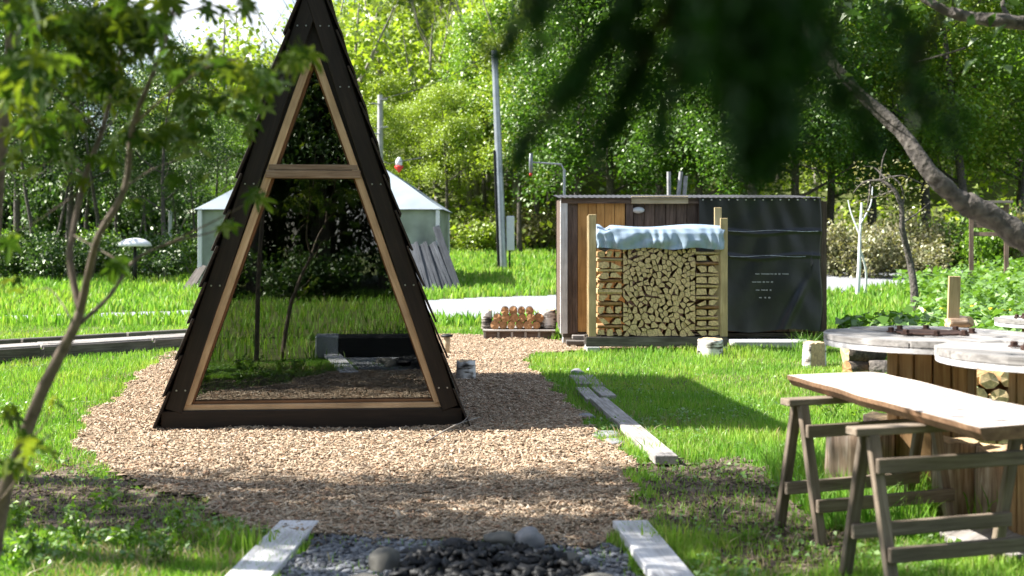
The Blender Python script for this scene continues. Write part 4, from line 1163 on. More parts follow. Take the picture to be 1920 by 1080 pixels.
# ================================================================== tent behind the hut
TD = 29.3; tg = float(gz(-4.5, TD))
def tx(px): return (px - 960) / FPX * TD
def tz(py): return EYE + (HOR - py) / FPX * TD
tcx = tx(598); tent = empty('canvas_tent', (tcx, TD, tg)); tag(tent, 'pale canvas frame tent standing behind the hut', 'tent')
xl, xr = tx(376) - tcx, tx(821) - tcx; ez = tz(390) - tg; pk = tz(288) - tg; DT = 4.6
def quad_slab(name, pts, mat, parent, t=.02):
    """thick panel from 3-4 points, bulging slightly like cloth"""
    P_ = [Vector(p_) for p_ in pts]; nrm = (P_[1] - P_[0]).cross(P_[-1] - P_[0]).normalized()
    bm = bmesh.new(); N_ = 10
    if len(P_) == 3: P_.append(P_[2].copy()); 
    def S(u, v):
        p_ = P_[0].lerp(P_[1], u).lerp(P_[3].lerp(P_[2], u), v)
        return p_ + nrm * (.035 * math.sin(u * 12 + v * 3) * math.sin(v * math.pi) - .06 * math.sin(u * math.pi) * math.sin(v * math.pi))
    g1 = [[bm.verts.new(S(u / N_, v / N_)) for u in range(N_ + 1)] for v in range(N_ + 1)]
    g2 = [[bm.verts.new(S(u / N_, v / N_) - nrm * t) for u in range(N_ + 1)] for v in range(N_ + 1)]
    for v in range(N_):
        for u in range(N_):
            for g, fl in ((g1, 0), (g2, 1)):
                q = [g[v][u], g[v][u + 1], g[v + 1][u + 1], g[v + 1][u]]
                try: bm.faces.new(q[::-1] if fl else q)
                except ValueError: pass
    bmesh.ops.remove_doubles(bm, verts=bm.verts[:], dist=.0005)
    for f in bm.faces: f.smooth = True
    return link(name, bmmesh(name, bm), mat, parent)
ov = .12
r0, r1 = Vector((-.9, DT / 2, pk)), Vector((.9, DT / 2, pk))
c = [Vector((xl - ov, -ov, ez - .03)), Vector((xr + ov, -ov, ez - .03)), Vector((xr + ov, DT + ov, ez - .03)), Vector((xl - ov, DT + ov, ez - .03))]
quad_slab('roof_panel', [c[0], c[1], r1, r0], M_canroof, tent)
quad_slab('roof_panel', [c[1], c[2], r1], M_canroof, tent)
quad_slab('roof_panel', [c[2], c[3], r0, r1], M_canroof, tent)
quad_slab('roof_panel', [c[3], c[0], r0], M_canroof, tent)
w = [Vector((xl, 0, 0)), Vector((xr, 0, 0)), Vector((xr, DT, 0)), Vector((xl, DT, 0))]
for i in range(4):
    a, b = w[i], w[(i + 1) % 4]
    if i == 0:
        for k in range(5):
            quad_slab('wall_panel', [a.lerp(b, k / 5 + .002), a.lerp(b, (k + 1) / 5 - .002), a.lerp(b, (k + 1) / 5 - .002) + Vector((0, 0, ez)), a.lerp(b, k / 5 + .002) + Vector((0, 0, ez))], M_canvas, tent)
    else:
        quad_slab('wall_panel', [a, b, b + Vector((0, 0, ez)), a + Vector((0, 0, ez))], M_canvas, tent)
for x in (xl, xr):
    for y in (-.05, DT): board('tent_post', (x, y, 0), (x, y, ez), .09, .09, M_box, tent, up=(1, 0, 0))
# boards leaning on the tent
for k in range(10):
    x0 = tx(785 + k * 7.2); a = Vector((x0 + .12, TD - 1.0 + k * .03, float(gz(x0, TD - 1)))); b = Vector((tx(770 + k * 5.6), TD - .22, tz(462 - (k % 3) * 4)))
    o = board('leaning_board', a, b, .085, .05, M_slate, None, up=(0, -1, .6), bev=.01)
    tag(o, 'slate grey board leaning on the right end of the tent, %s from the left' % 'first second third fourth fifth sixth seventh eighth ninth tenth'.split()[k], 'board', 'boards leaning on the tent')
o = board('leaning_board', Vector((tx(862), TD - .7, float(gz(tx(862), TD)))), Vector((tx(818), TD - .12, tz(425))), .16, .04, M_slate, None, up=(0, -1, .5)); tag(o, 'wide dark board leaning beside the tent corner, tallest of the boards', 'board')
for k in range(3):
    o = board('leaning_board', Vector((tx(358 + k * 6), TD - .7, float(gz(tx(360), TD - .7)))), Vector((tx(374 + k * 6), TD - .1, tz(505 - k * 3))), .10, .05, M_greyd, None, up=(0, -1, .6)); tag(o, 'grey board leaning low at the left end of the tent', 'board', 'boards at the left of the tent')

# ================================================================== poles, wires, far things
UD = 35.4
up_ = empty('utility_pole', on(944, UD)); tag(up_, 'tall galvanised pole with a pale meter box beside the grass', 'pole')
tl = Tubes(); top = W(927, 95, UD) - up_.location
tl.add([(0, 0, -.2), tuple(Vector((0, 0, 0)).lerp(top, .5)), tuple(top)], [.115, .105, .085], 12); link('shaft', tl.mesh('shaft'), M_steel, up_, smooth=True)
tl = Tubes(); tl.add([(-.14, -.05, 0), tuple(top * .55 + Vector((-.12, -.05, 0)))], .03, 6); link('conduit', tl.mesh('conduit'), M_black, up_, smooth=True)
b0 = W(957, 405, UD) - up_.location; b1 = W(957, 470, UD) - up_.location
board('meter_box', b1, b0, .22, .16, M_box, up_, up=(0, -1, 0), bev=.02)
board('bracket', b1 + Vector((-.02, .05, 0)), Vector((b1.x - .02, .05, 0)), .05, .05, M_black, up_, up=(0, -1, 0))
VD = 46
vp = empty('far_pole', on(713, VD)); tag(vp, 'far concrete pole with insulators left of the tall pole', 'pole')
tl = Tubes(); tl.add([(0, 0, -.3), (0, 0, (W(713, 178, VD) - vp.location).z)], [.14, .10], 10); link('shaft', tl.mesh('shaft'), M_conc, vp, smooth=True)
for py, s in ((188, 1), (196, -1), (240, 1), (252, -1)):
    z = (W(713, py, VD) - vp.location).z
    board('insulator_arm', (0, -.12, z), (s * .28, -.12, z + .03), .05, .05, M_conc, vp)
tl = Tubes(); a = W(715, 300, VD); b = W(748, 303, 34); tl.add([a, a.lerp(b, .5) - Vector((0, 0, .1)), b, W(790, 296, 30)], .012, 4); tag(link('cable', tl.mesh('cable'), M_black, smooth=True), 'thin cable carrying the red marker beside the far pole', 'cable')
mk = empty('cable_marker', b); tag(mk, 'red and white marker hanging from the thin cable', 'marker')
lathe('white_body', [(.03, -.12), (.09, -.10), (.09, .02), (.03, .12)], M_box, mk, seg=10); lathe('red_cone', [(.01, -.30), (.13, -.14), (.10, -.11)], M_red, mk, seg=10)
# wires from the far pole towards the camera side
for k, (py, ex_, ey_) in enumerate(((186, 1100, -60), (194, 200, 90), (240, 150, 130))):
    a = W(713, py, VD); b = W(ex_, ey_, 40); tl = Tubes()
    tl.add([a.lerp(b, t) - Vector((0, 0, .8 * math.sin(t * math.pi))) for t in np.linspace(0, 1, 12)], .011, 4)
    tag(link('overhead_wire', tl.mesh('overhead_wire'), M_black, smooth=True), ['overhead wire running right from the far pole', 'upper overhead wire running left from the far pole', 'lower overhead wire running left from the far pole'][k], 'wire')
# far shed-like house at the left
HDs = 52; hg = float(gz((180 - 960) / FPX * HDs, HDs)); hx0, hx1 = (118 - 960) / FPX * HDs, (236 - 960) / FPX * HDs
ho = empty('far_house', ((hx0 + hx1) / 2, HDs, hg)); tag(ho, 'lilac grey house half hidden by trees at the left', 'house')
hh = EYE + (HOR - 352) / FPX * HDs - hg; hwid = (hx1 - hx0) / 2
prism('wall', [(-hwid, -.2), (hwid, -.2), (hwid, hh), (-hwid, hh)], 0, 4, M_lilac, ho, bev=0)
prism('roof', [(-hwid - .25, hh + .004), (hwid + .25, hh + .004), (hwid * .1, hh + .9)], -.3, 4.3, M_steel, ho, bev=.01)
for x in (-.6, .5):
    wd = prism('window', [(x - .3, hh * .45), (x + .3, hh * .45), (x + .3, hh * .8), (x - .3, hh * .8)], -.04, -.003, M_box, ho, bev=0)
    prism('pane', [(x - .25, hh * .48), (x + .25, hh * .48), (x + .25, hh * .77), (x - .25, hh * .77)], -.055, -.042, M_glassd, wd, bev=0)
# small white dome among the bushes
dm = empty('domed_cover', on(253, 30.6)); tag(dm, 'small white dome shaped cover above the bushes at the left', 'cover')
dz_ = W(253, 462, 30.6).z - dm.location.z
lathe('canopy', [(.36, dz_), (.40, dz_ + .01), (.36, dz_ + .09), (.24, dz_ + .17), (.1, dz_ + .20), (.01, dz_ + .205)], M_paint, dm, seg=24)
lathe('post', [(.05, 0), (.045, dz_ * .5), (.04, dz_ + .01)], M_black, dm, seg=10)
tl = Tubes(); g_ = on(319, 42); tl.add([g_, W(319, 395, 42)], .06, 8); tag(link('white_post', tl.mesh('white_post'), M_box, smooth=True), 'thin white post among the bushes left of the tent', 'post')

# notice board at the right
ND = 30.0; nb = empty('notice_board', on(1853, ND)); tag(nb, 'dark wooden notice board on two posts at the right bank', 'notice board')
nb.location.z = EYE + (HOR - 505) / FPX * ND
nb.rotation_euler.z = R(-14)
s_ = FPX / ND
for x in (-30 / s_, 32 / s_): board('post', (x, 0, -.4), (x, 0, 122 / s_), .10, .10, M_brown, nb, up=(1, 0, 0))
for k in range(3): board('panel_board', (-27 / s_, -.02, (84 + k * 13) / s_), (29 / s_, -.02, (84 + k * 13) / s_), .03, 12.4 / s_, M_brown, nb)
board('lower_rail', (-27 / s_, 0, 66 / s_), (29 / s_, 0, 66 / s_), .05, .10, M_brown, nb)
board('roof_cap', (-40 / s_, 0, 126 / s_), (42 / s_, 0, 126 / s_), .40, .06, M_greyd, nb)

# dark log bench before the fire pit (seen only mirrored in the glass)
be = empty('charred_beam', (-.45, 4.38, 0), R(4)); tag(be, 'low charred beam on the camera side of the fire pit', 'beam')
board('beam', (-.95, 0, .145), (.75, 0, .145), .36, .28, M_black, be, bev=.03)
board('end_wrap', (-.95, 0, .147), (-.65, 0, .147), .372, .29, M_steel, be, bev=.02)

# ================================================================== vegetation builders
def unit(v): return v / np.maximum(np.linalg.norm(v, axis=-1, keepdims=True), 1e-9)

def leaf_arrays(P, S, up=0.5, asp=0.6, droop=0.15, nrm=None):
    """one folded rhombic leaf per point"""
    n = len(P)
    nr = rng.normal(size=(n, 3)); nr[:, 2] = np.abs(nr[:, 2]) + up
    if nrm is not None: nr = nr * .6 + nrm
    nr = unit(nr)
    t = rng.normal(size=(n, 3)); t[:, 2] -= droop * 3
    t = unit(t - (t * nr).sum(1, keepdims=True) * nr); b = np.cross(nr, t)
    S = S[:, None]
    fold = S * .16 * nr
    V = np.stack([P - t * S * .5, P + b * S * asp * .5 + fold - t * S * .05, P + t * S * .5 - nr * S * .1, P - b * S * asp * .5 + fold - t * S * .05], 1)
    return V.reshape(-1, 3), (np.arange(n) * 4)[:, None] + np.array([0, 1, 2, 3])[None]

def leaf_obj(name, P, S, mat, parent=None, **k):
    V, F = leaf_arrays(np.asarray(P), np.asarray(S), **k)
    return link(name, npmesh(name, V, F), mat, parent)

def branchy(tb, p, d, L, r, lev, rg, leaves, up=.25, seg=(7, 5, 4, 3), nsub=(7, 5, 4), spread=.9, lmin=.35):
    """recursive limb; returns leaf anchor points"""
    n = 6 if lev < 2 else 4
    pts = [Vector(p)]; d = Vector(d).normalized()
    for i in range(n):
        d = (d + Vector((rg.uniform(-1, 1), rg.uniform(-1, 1), rg.uniform(-1, 1))) * .16 + Vector((0, 0, up * .16))).normalized()
        pts.append(pts[-1] + d * L / n)
    rad = [r * (1 - .8 * i / n) for i in range(n + 1)]
    tb.add(pts, rad, seg[min(lev, 3)])
    if lev >= len(nsub):
        leaves.append((np.array(pts[1:]), L)); return
    for k in range(nsub[lev]):
        t = lmin + (1 - lmin) * (k + rg.random()) / nsub[lev]
        i = min(int(t * n), n - 1); q = pts[i].lerp(pts[i + 1], t * n - i)
        a = rg.uniform(0, 2 * math.pi)
        ax = d.orthogonal().normalized(); side = (Quaternion(d, a) @ ax)
        nd = (d * (1 - spread * .55) + side * spread).normalized()
        branchy(tb, q, nd, L * rg.uniform(.42, .62) * (1.15 - .5 * t), rad[i] * .55, lev + 1, rg, leaves, up, seg, nsub, spread)
    leaves.append((np.array(pts[-2:]), L * .4))

def gen_tree(seed, H, r, cb=.35, nl=14000, ls=.14, crown=.32, sub=(8, 5), mat=None, sig=.28, trunk_bend=.05, nlimb=13, upb=.35, tmat=None):
    rg = random.Random(seed); tb = Tubes(); lv = []
    pts = [Vector((0, 0, -.3))]; d = Vector((rg.uniform(-.08, .08), rg.uniform(-.08, .08), 1)).normalized(); n = 9
    for i in range(n):
        d = (d + Vector((rg.uniform(-1, 1), rg.uniform(-1, 1), .3)) * trunk_bend).normalized(); pts.append(pts[-1] + d * (H + .3) / n)
    rad = [r * (1.25 if i == 0 else 1) * (1 - .88 * i / n) for i in range(n + 1)]
    tb.add(pts, rad, 9, wob=.1)
    for k in range(nlimb):
        t = cb + (.97 - cb) * (k + rg.random() * .8) / nlimb; i = min(int(t * n), n - 1); q = pts[i].lerp(pts[i + 1], t * n - i)
        a = k * 2.4 + rg.uniform(-.5, .5)
        f = (t - cb) / (1 - cb); L = H * crown * (math.sin(math.pi * min(1, .22 + .78 * f)) * .8 + .25) * rg.uniform(.75, 1.15)
        branchy(tb, q, (math.cos(a), math.sin(a), .25 + .7 * f), L, max(rad[i] * .5, .012), 1, rg, lv, upb, nsub=(0,) + sub)
    segs = np.concatenate([s for s, _ in lv]); w = np.concatenate([np.full(len(s), L ** .5) for s, L in lv])
    idx = rng.choice(len(segs), nl, p=w / w.sum())
    # clumps: leaves gather round a subset of anchors
    P = segs[idx] + rng.normal(0, sig, (nl, 3)) * np.array([1, 1, .7])
    V, F = leaf_arrays(P, rng.uniform(.6, 1.25, nl) * ls)
    return tb.mesh('trunk'), npmesh('crown', V, F)

def tree(name, loc, meshes, lmat, tmat, label, cat='tree', group=None, rz=0.0, sc=1.0):
    e = empty(name, loc, rz); e.scale = (sc, sc, sc)
    tag(e, label, cat, group)
    link('trunk', meshes[0], tmat, e, smooth=True)
    c = link('crown', meshes[1], lmat, e)
    if c.data.materials and c.data.materials[0] != lmat:
        c.material_slots[0].link = 'OBJECT'; c.material_slots[0].material = lmat
    return e

T_air = [gen_tree(100 + i, 9.5, .13, cb=.30, nl=15000, ls=.12, crown=.26, sig=.30) for i in range(2)]
T_full = [gen_tree(120 + i, 10.5, .17, cb=.22, nl=26000, ls=.135, crown=.30, sig=.42) for i in range(3)]
T_thin = [gen_tree(140 + i, 7.5, .07, cb=.35, nl=4200, ls=.105, crown=.24, sig=.22, nlimb=10, trunk_bend=.09) for i in range(2)]
T_dark = [gen_tree(160 + i, 11, .20, cb=.30, nl=13000, ls=.17, crown=.28, sig=.45) for i in range(2)]

# trees along the foot of the hill
rg = random.Random(3)
foot = []
ORD = 'first second third fourth fifth sixth seventh eighth ninth tenth eleventh twelfth thirteenth fourteenth fifteenth sixteenth seventeenth eighteenth nineteenth twentieth'.split()
_oc = {}
def nth(label):
    k = _oc.get(label, 0); _oc[label] = k + 1
    return label + ', ' + ORD[k] + ' from the left'
def place(px, d, kind, lm, label, group, sc=1.0):
    label = nth(label)
    src = {'air': T_air, 'full': T_full, 'thin': T_thin, 'dark': T_dark}[kind]
    me = src[rg.randrange(len(src))]
    x = (px - 960) / FPX * d
    tree('tree', (x, d, float(gz(x, d)) - .05), me, lm, M_barkg if kind != 'dark' else M_bark, label, 'tree', group, rg.uniform(0, 6.28), sc * rg.uniform(.9, 1.1))
GA = 'slim trees at the foot of the hill'
for px in (700, 742, 790, 832, 872, 902, 968, 1003, 1030, 1052):
    place(px + rg.uniform(-8, 8), rg.uniform(45, 52), 'air', M_lf_b if rg.random() < .55 else M_lf_a, 'slim airy spring tree at the hill foot', GA, .56 if px < 890 else .85)
for px in (1085, 1150, 1230, 1320, 1400, 1475):
    place(px + rg.uniform(-10, 10), rg.uniform(38, 46), 'full', M_lf_e, 'full green tree rising behind the shed roof', 'trees behind the shed')
for px in (1560, 1640, 1730, 1810, 1900, 1975):
    place(px + rg.uniform(-10, 10), rg.uniform(40, 46), 'full', M_lf_b if rg.random() < .5 else M_lf_a, 'yellow green tree above the dry shrubs of the right bank', 'trees above the right bank')
GL = 'thin trees at the left behind the boardwalk'
for k in range(17):
    px = -60 + k * 31
    d = rg.uniform(30, 46)
    if 60 < px < 330: d = rg.uniform(34, 44)
    place(px, d, 'thin' if k % 3 else 'air', M_lf_c if rg.random() < .8 else M_lf_a, 'thin stemmed tree in the dim grove left of the tent', GL, .95 if px < 190 else .58)
for px, d in ((20, 50), (70, 58), (300, 60), (350, 55), (410, 58), (455, 54), (505, 57)):
    place(px, d, 'dark', M_lf_c, 'broad dark tree at the back of the left grove', 'dark trees at the back of the left grove', .62 if px < 200 else .42)

for k in range(18):
    px = -90 + k * 37; d = rg.uniform(50, 62)
    place(px, d, 'dark', M_lf_c, 'low dense tree in the far thicket of the left grove', 'far thicket of the left grove', .34)
# woods on the hillside: one mass
nT = 430
P_ = []; S_ = []; tb = Tubes()
cnt = 0
while cnt < nT:
    y = 50 + 150 * rng.random() ** 1.3; x = (rng.random() * 2 - .9) * (y * .46 + 6)
    h = float(gz(x, y))
    if h < 2.2 and x < -6: continue
    H = rng.uniform(6, 9.5); R_ = rng.uniform(1.8, 3.2)
    m = int(520 * (1.25 if y < 90 else .75))
    u = unit(rng.normal(size=(m, 3))) * (rng.random((m, 1)) ** .45)
    nb_ = unit(rng.normal(size=(7, 3))) * .75
    u = u * .55 + nb_[rng.integers(0, 7, m)] * .6
    P_.append(np.array([x, y, h + H * .62]) + u * np.array([R_, R_, H * .42])); S_.append(rng.uniform(.17, .36, m) * (1 + y / 250))
    tb.add([(x, y, h - .5), (x + rng.normal(0, .3), y, h + H * .5), (x + rng.normal(0, .5), y, h + H * .95)], [.12, .09, .03], 4)
    for q in range(4):
        a = rng.random() * 6.28; b0 = Vector((x, y, h + H * rng.uniform(.3, .7)))
        tb.add([b0, b0 + Vector((math.cos(a), math.sin(a), .9)) * R_ * .6, b0 + Vector((math.cos(a), math.sin(a), 1.2)) * R_ * 1.05], [.05, .035, .012], 3)
    cnt += 1
# undergrowth on the slope
m = 26000; y = 46 + 90 * rng.random(m) ** 1.5; x = (rng.random(m) * 2 - .8) * (y * .46 + 6); k_ = (gz(x, y) > 2.0) | (x > -8)
x, y = x[k_], y[k_]; P_.append(np.column_stack([x, y, gz(x, y) + rng.uniform(0, 1.3, len(x))])); S_.append(rng.uniform(.2, .45, len(x)))
hw_ = empty('hillside_woods', (0, 90, 20)); hw_.location = (0, 0, 0)
tag(hw_, 'sunlit spring woods covering the steep hillside', 'woods', kind='stuff')
leaf_obj('crowns', np.concatenate(P_), np.concatenate(S_), M_lf_b, hw_)['kind'] = 'stuff'
link('trunks', tb.mesh('trunks'), M_twig, hw_)['kind'] = 'stuff'

# undergrowth: bushes
def bush_mesh(seed, nl, ls, w=1.0, h=.8, stems=9):
    g = np.random.default_rng(seed); rr_ = random.Random(seed); tb = Tubes(); pts = []
    for k in range(stems):
        a = rr_.uniform(0, 6.28); p0 = Vector((math.cos(a) * .12, math.sin(a) * .12, -.05)); q = Vector((math.cos(a) * w * rr_.uniform(.3, .8), math.sin(a) * w * rr_.uniform(.3, .8), h * rr_.uniform(.6, 1)))
        tb.add([p0, p0.lerp(q, .5) + Vector((0, 0, .1 * h)), q], [.02, .014, .005], 4)
        for _ in range(6): pts.append(p0.lerp(q, rr_.uniform(.35, 1.05)))
    A = np.array(pts); P = A[g.integers(0, len(A), nl)] + g.normal(0, .17, (nl, 3)) * np.array([w, w, h])
    P[:, 2] = np.maximum(P[:, 2], .03)
    V, F = leaf_arrays(P, g.uniform(.6, 1.2, nl) * ls)
    return tb.mesh('stems'), npmesh('foliage', V, F)
BUSH = [bush_mesh(5 + i, 1900, .10) for i in range(3)]
def bush(loc, lm, label, group, sc, rz):
    me = BUSH[rg.randrange(3)]; e = empty('bush', loc, rz); e.scale = sc; tag(e, nth(label) if loc[1] > 0 else label, 'bush', group)
    link('stems', me[0], M_twig, e); c = link('foliage', me[1], lm, e)
    if c.data.materials[0] != lm: c.material_slots[0].link = 'OBJECT'; c.material_slots[0].material = lm
for k in range(13):
    px = -40 + k * 34 + rg.uniform(-8, 8); d = rg.uniform(31.5, 35); o_ = on(px, d)
    bush(o_, M_lf_c if rg.random() < .7 else M_lf_a, 'green bush in the row at the edge of the left grove', 'bushes at the left grove', (1.1, 1.0, rg.uniform(.9, 1.4)), rg.uniform(0, 6))
for k in range(16):
    px = -70 + k * 38 + rg.uniform(-8, 8); d = rg.uniform(47, 54); o_ = on(px, d)
    bush(o_, M_lf_c, 'tall dark bush at the back of the left grove', 'tall bushes at the back of the left grove', (2.3, 1.8, rg.uniform(2.2, 3.4)), rg.uniform(0, 6))
for k in range(15):
    px = 1535 + k * 29 + rg.uniform(-8, 8); d = rg.uniform(32.5, 37); o_ = on(px, d)
    tan = M_lf_tan if (k < 10 or rg.random() < .4) else M_lf_a
    bush(o_, tan, 'dry tan shrub on the right bank under the trees', 'dry shrubs on the right bank', (1.2, 1.1, rg.uniform(1.0, 1.9)), rg.uniform(0, 6))
for k in range(12):
    px = 690 + k * 33 + rg.uniform(-8, 8); d = rg.uniform(46, 49); o_ = on(px, d)
    bush(o_, M_lf_tan if rg.random() < .5 else M_lf_b, 'low scrub at the hill foot behind the tall pole', 'scrub at the hill foot', (1.5, 1.2, rg.uniform(.9, 1.5)), rg.uniform(0, 6))

# crooked young tree and white-wrapped sapling at the right
def limbs(tb, px_paths, d, radpx, seg=8):
    for path, r0, r1 in px_paths:
        P = smooth_path([W(x, y, d + dd) for x, y, dd in path]); s = d / FPX
        tb.add(P, list(np.linspace(r0 * s, r1 * s, len(P))), seg, wob=.12)
D1 = 23.0; tb = Tubes()
limbs(tb, [([(1716, 590, 0), (1714, 540, 0), (1706, 490, .1), (1692, 430, 0), (1690, 390, 0), (1676, 355, 0), (1650, 338, .1)], 8.5, 3),
           ([(1690, 395, 0), (1694, 372, 0), (1688, 345, -.1), (1662, 325, 0)], 3, 1), ([(1650, 338, .1), (1620, 342, .2), (1600, 362, .3)], 3, 1), ([(1650, 338, .1), (1690, 330, 0), (1730, 345, .2)], 2.5, .8),
           ([(1650, 338, .1), (1655, 300, .1), (1662, 280, .2)], 2, .6), ([(1632, 342, .2), (1628, 380, 0), (1618, 410, .1)], 2, .6), ([(1660, 335, 0), (1640, 315, .2), (1622, 312, .2)], 2, .6), ([(1676, 357, 0), (1640, 370, .2), (1606, 378, .2)], 2, .6), ([(1690, 420, 0), (1720, 400, .2), (1745, 378, .2)], 2, .6)], D1, 1)
ct = empty('crooked_tree', on(1716, D1)); tag(ct, 'small crooked tree with bare twisted top at the right', 'tree')
o = link('trunk', tb.mesh('trunk'), M_barkg, ct, smooth=True); o.matrix_basis = Matrix.Translation(-ct.location)
A = np.array([W(rng.uniform(1600, 1740), rng.uniform(300, 400), D1 + rng.uniform(-.5, .5)) for _ in range(260)]) - np.array(ct.location)
leaf_obj('crown', A, rng.uniform(.05, .09, len(A)), M_lf_tan, ct)
D2 = 26.5; tb = Tubes()
limbs(tb, [([(1607, 556, 0), (1611, 500, 0), (1612, 450, 0), (1616, 380, .1)], 4.5, 2), ([(1622, 548, .2), (1624, 510, .1), (1614, 470, 0)], 2.5, 1.5), ([(1612, 440, 0), (1596, 400, .1), (1590, 375, .2)], 2, .6), ([(1613, 420, 0), (1632, 385, .1), (1636, 350, .2)], 2, .6)], D2, 1)
sp = empty('wrapped_sapling', on(1609, D2)); tag(sp, 'pale wrapped sapling with a prop stick beside the crooked tree', 'sapling')
o = link('trunk', tb.mesh('trunk'), M_box, sp, smooth=True); o.matrix_basis = Matrix.Translation(-sp.location)

# ================================================================== leaning tree at the right
D3 = 6.6; tb = Tubes()
def limb(pts, d):
    P = smooth_path([W(x, y, d + dd) for x, y, dd, r in pts]); q = [r for *_, r in pts]; sc_ = d / FPX
    rr = np.interp(np.linspace(0, len(pts) - 1, len(P)), np.arange(len(pts)), q) * sc_
    tb.add(P, list(rr * (1 + .07 * np.sin(np.arange(len(P)) * 1.9))), 12, wob=.14)
limb([(2270, 1015, .4, 42), (2200, 800, .3, 38), (2080, 590, .2, 32), (1990, 498, .1, 27), (1925, 452, 0, 24), (1862, 408, 0, 22), (1815, 384, 0, 23), (1798, 374, 0, 18), (1742, 322, 0, 15.5), (1688, 246, .1, 13.5), (1605, 168, .2, 11), (1535, 84, .3, 9), (1455, -20, .4, 7.5), (1380, -110, .5, 5)], D3)
limb([(2330, 900, .6, 40), (2230, 500, .5, 32), (2100, 180, .3, 24), (1990, 55, .1, 17), (1905, 42, 0, 14), (1800, 28, .1, 11), (1735, -2, .2, 8), (1660, -60, .3, 5)], D3)
limbs(tb, [([(1905, 42, 0), (1880, 10, .1), (1890, -60, .2)], 6, 2), ([(1810, 90, .1), (1760, 105, .1), (1715, 118, .1)], 2, .7), ([(1600, 165, .2), (1570, 135, .1), (1560, 90, 0)], 2, .7)], D3, 1)
tb.add(smooth_path([(3.75, 7.1, -.1), (3.72, 7.05, .25), W(2270, 900, D3 + .4)]), [.20] * 4 + [.15] * 5, 10, wob=.15)
lt = empty('leaning_tree', (3.75, 7.1, 0)); tag(lt, 'leaning tree whose grey limb slants across the upper right', 'tree')
o = link('trunk', tb.mesh('trunk'), M_barkg, lt, smooth=True); o.matrix_basis = Matrix.Translation(-lt.location)
P = []
for _ in range(60):
    c_ = np.array(W(rng.uniform(1250, 2300), rng.uniform(-700, -40), D3 + rng.uniform(-1.6, 1.6)))
    P.append(c_ + rng.normal(0, .22, (60, 3)))
P.append(np.array(W(1578, 137, D3 + .2)) + rng.normal(0, .03, (5, 3)))
P = np.concatenate(P) - np.array(lt.location)
leaf_obj('crown', P, rng.uniform(.05, .10, len(P)), M_lf_c, lt)

# ================================================================== overhanging dark tree close by (out of focus)
nt_ = empty('overhanging_conifer', (1.75, -1.5, 0)); tag(nt_, 'dark overhanging conifer boughs hanging blurred across the upper middle', 'tree')
off0 = np.array(nt_.location)
tb = Tubes()
tb.add(smooth_path([(1.75, -1.5, -.1), (1.7, -1.45, 1.2), (1.72, -1.4, 2.6), (1.65, -1.3, 5.5)]), list(np.linspace(.16, .07, 13)), 10, wob=.1)
tb.add(smooth_path([(1.72, -1.42, 2.35), (1.2, -.5, 2.5), (.62, .55, 2.35), (.28, 1.1, 2.12), (.05, 1.5, 2.0)]), list(np.linspace(.05, .008, 17)), 7)
tb.add(smooth_path([(1.72, -1.42, 2.6), (1.4, -.2, 2.6), (.95, .7, 2.35), (.62, 1.3, 2.1)]), list(np.linspace(.04, .006, 13)), 7)
# drooping sprays: (start px, end px, distance, needles, spread)
SPR = [((1385, -130), (1432, 335), 1.0, 1500, .022), ((1350, -80), (1400, 230), 1.05, 560, .020), ((1440, -60), (1450, 270), 1.02, 520, .020),
       ((1270, -100), (1040, 190), 1.2, 330, .011), ((1320, -60), (1235, 270), 1.2, 230, .011), ((1120, -120), (920, 120), 1.25, 150, .014), ((1290, -40), (1120, 310), 1.25, 220, .009),
       ((1180, -90), (1190, 110), 1.25, 130, .016), ((1500, -80), (1570, 210), 1.25, 130, .012), ((1620, -80), (1735, 230), 1.3, 130, .013), ((1530, 130), (1640, 290), 1.25, 110, .013), ((1690, 180), (1790, 270), 1.3, 60, .013),
       ((1080, -90), (1000, 100), 1.3, 100, .016), ((900, -120), (790, 60), 1.3, 70, .016), ((840, -80), (720, 30), 1.35, 50, .016), ((1300, -60), (1300, 170), 1.25, 170, .016), ((1100, 160), (950, 330), 1.25, 80, .011), ((1210, 120), (1160, 250), 1.25, 70, .014)]
NP, NS, ND_ = [], [], []
for (a, b, d, nn, sg) in SPR:
    A_ = np.array(W(a[0], a[1], d)); B_ = np.array(W(b[0], b[1], d)); 
    mid = (A_ + B_) / 2 + np.array([rng.normal(0, .008), rng.normal(0, .02), .015])
    t = rng.random(nn) ** .85
    C_ = ((1 - t) ** 2)[:, None] * A_ + (2 * t * (1 - t))[:, None] * mid + (t ** 2)[:, None] * B_
    w_ = (1.15 - .75 * t)[:, None]
    NP.append(C_ + rng.normal(0, sg, (nn, 3)) * w_ * np.array([1, 1.8, .8])); NS.append(rng.uniform(.018, .034, nn))
    tb.add([tuple(A_ + np.array([.1, -.08, .25])), tuple(A_), tuple(mid), tuple(B_)], [.006, .004, .003, .001], 5)
o = link('trunk', tb.mesh('trunk'), M_bark, nt_, smooth=True); o.matrix_basis = Matrix.Translation(-nt_.location)
P = np.concatenate(NP) - off0
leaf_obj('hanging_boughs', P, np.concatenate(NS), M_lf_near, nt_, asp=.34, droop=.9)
# the rest of its crown above the camera
P = []
for _ in range(170):
    c_ = np.array([rng.uniform(-2.2, 3.2), rng.uniform(-2.6, 1.9), rng.uniform(2.6, 5.8)]); P.append(c_ + rng.normal(0, .22, (60, 3)) * np.array([1, 1, .5]))
P = np.concatenate(P); P = P[P[:, 2] > 2.35]
leaf_obj('crown', P - off0, rng.uniform(.06, .11, len(P)), M_lf_d, nt_, asp=.5, droop=.6)

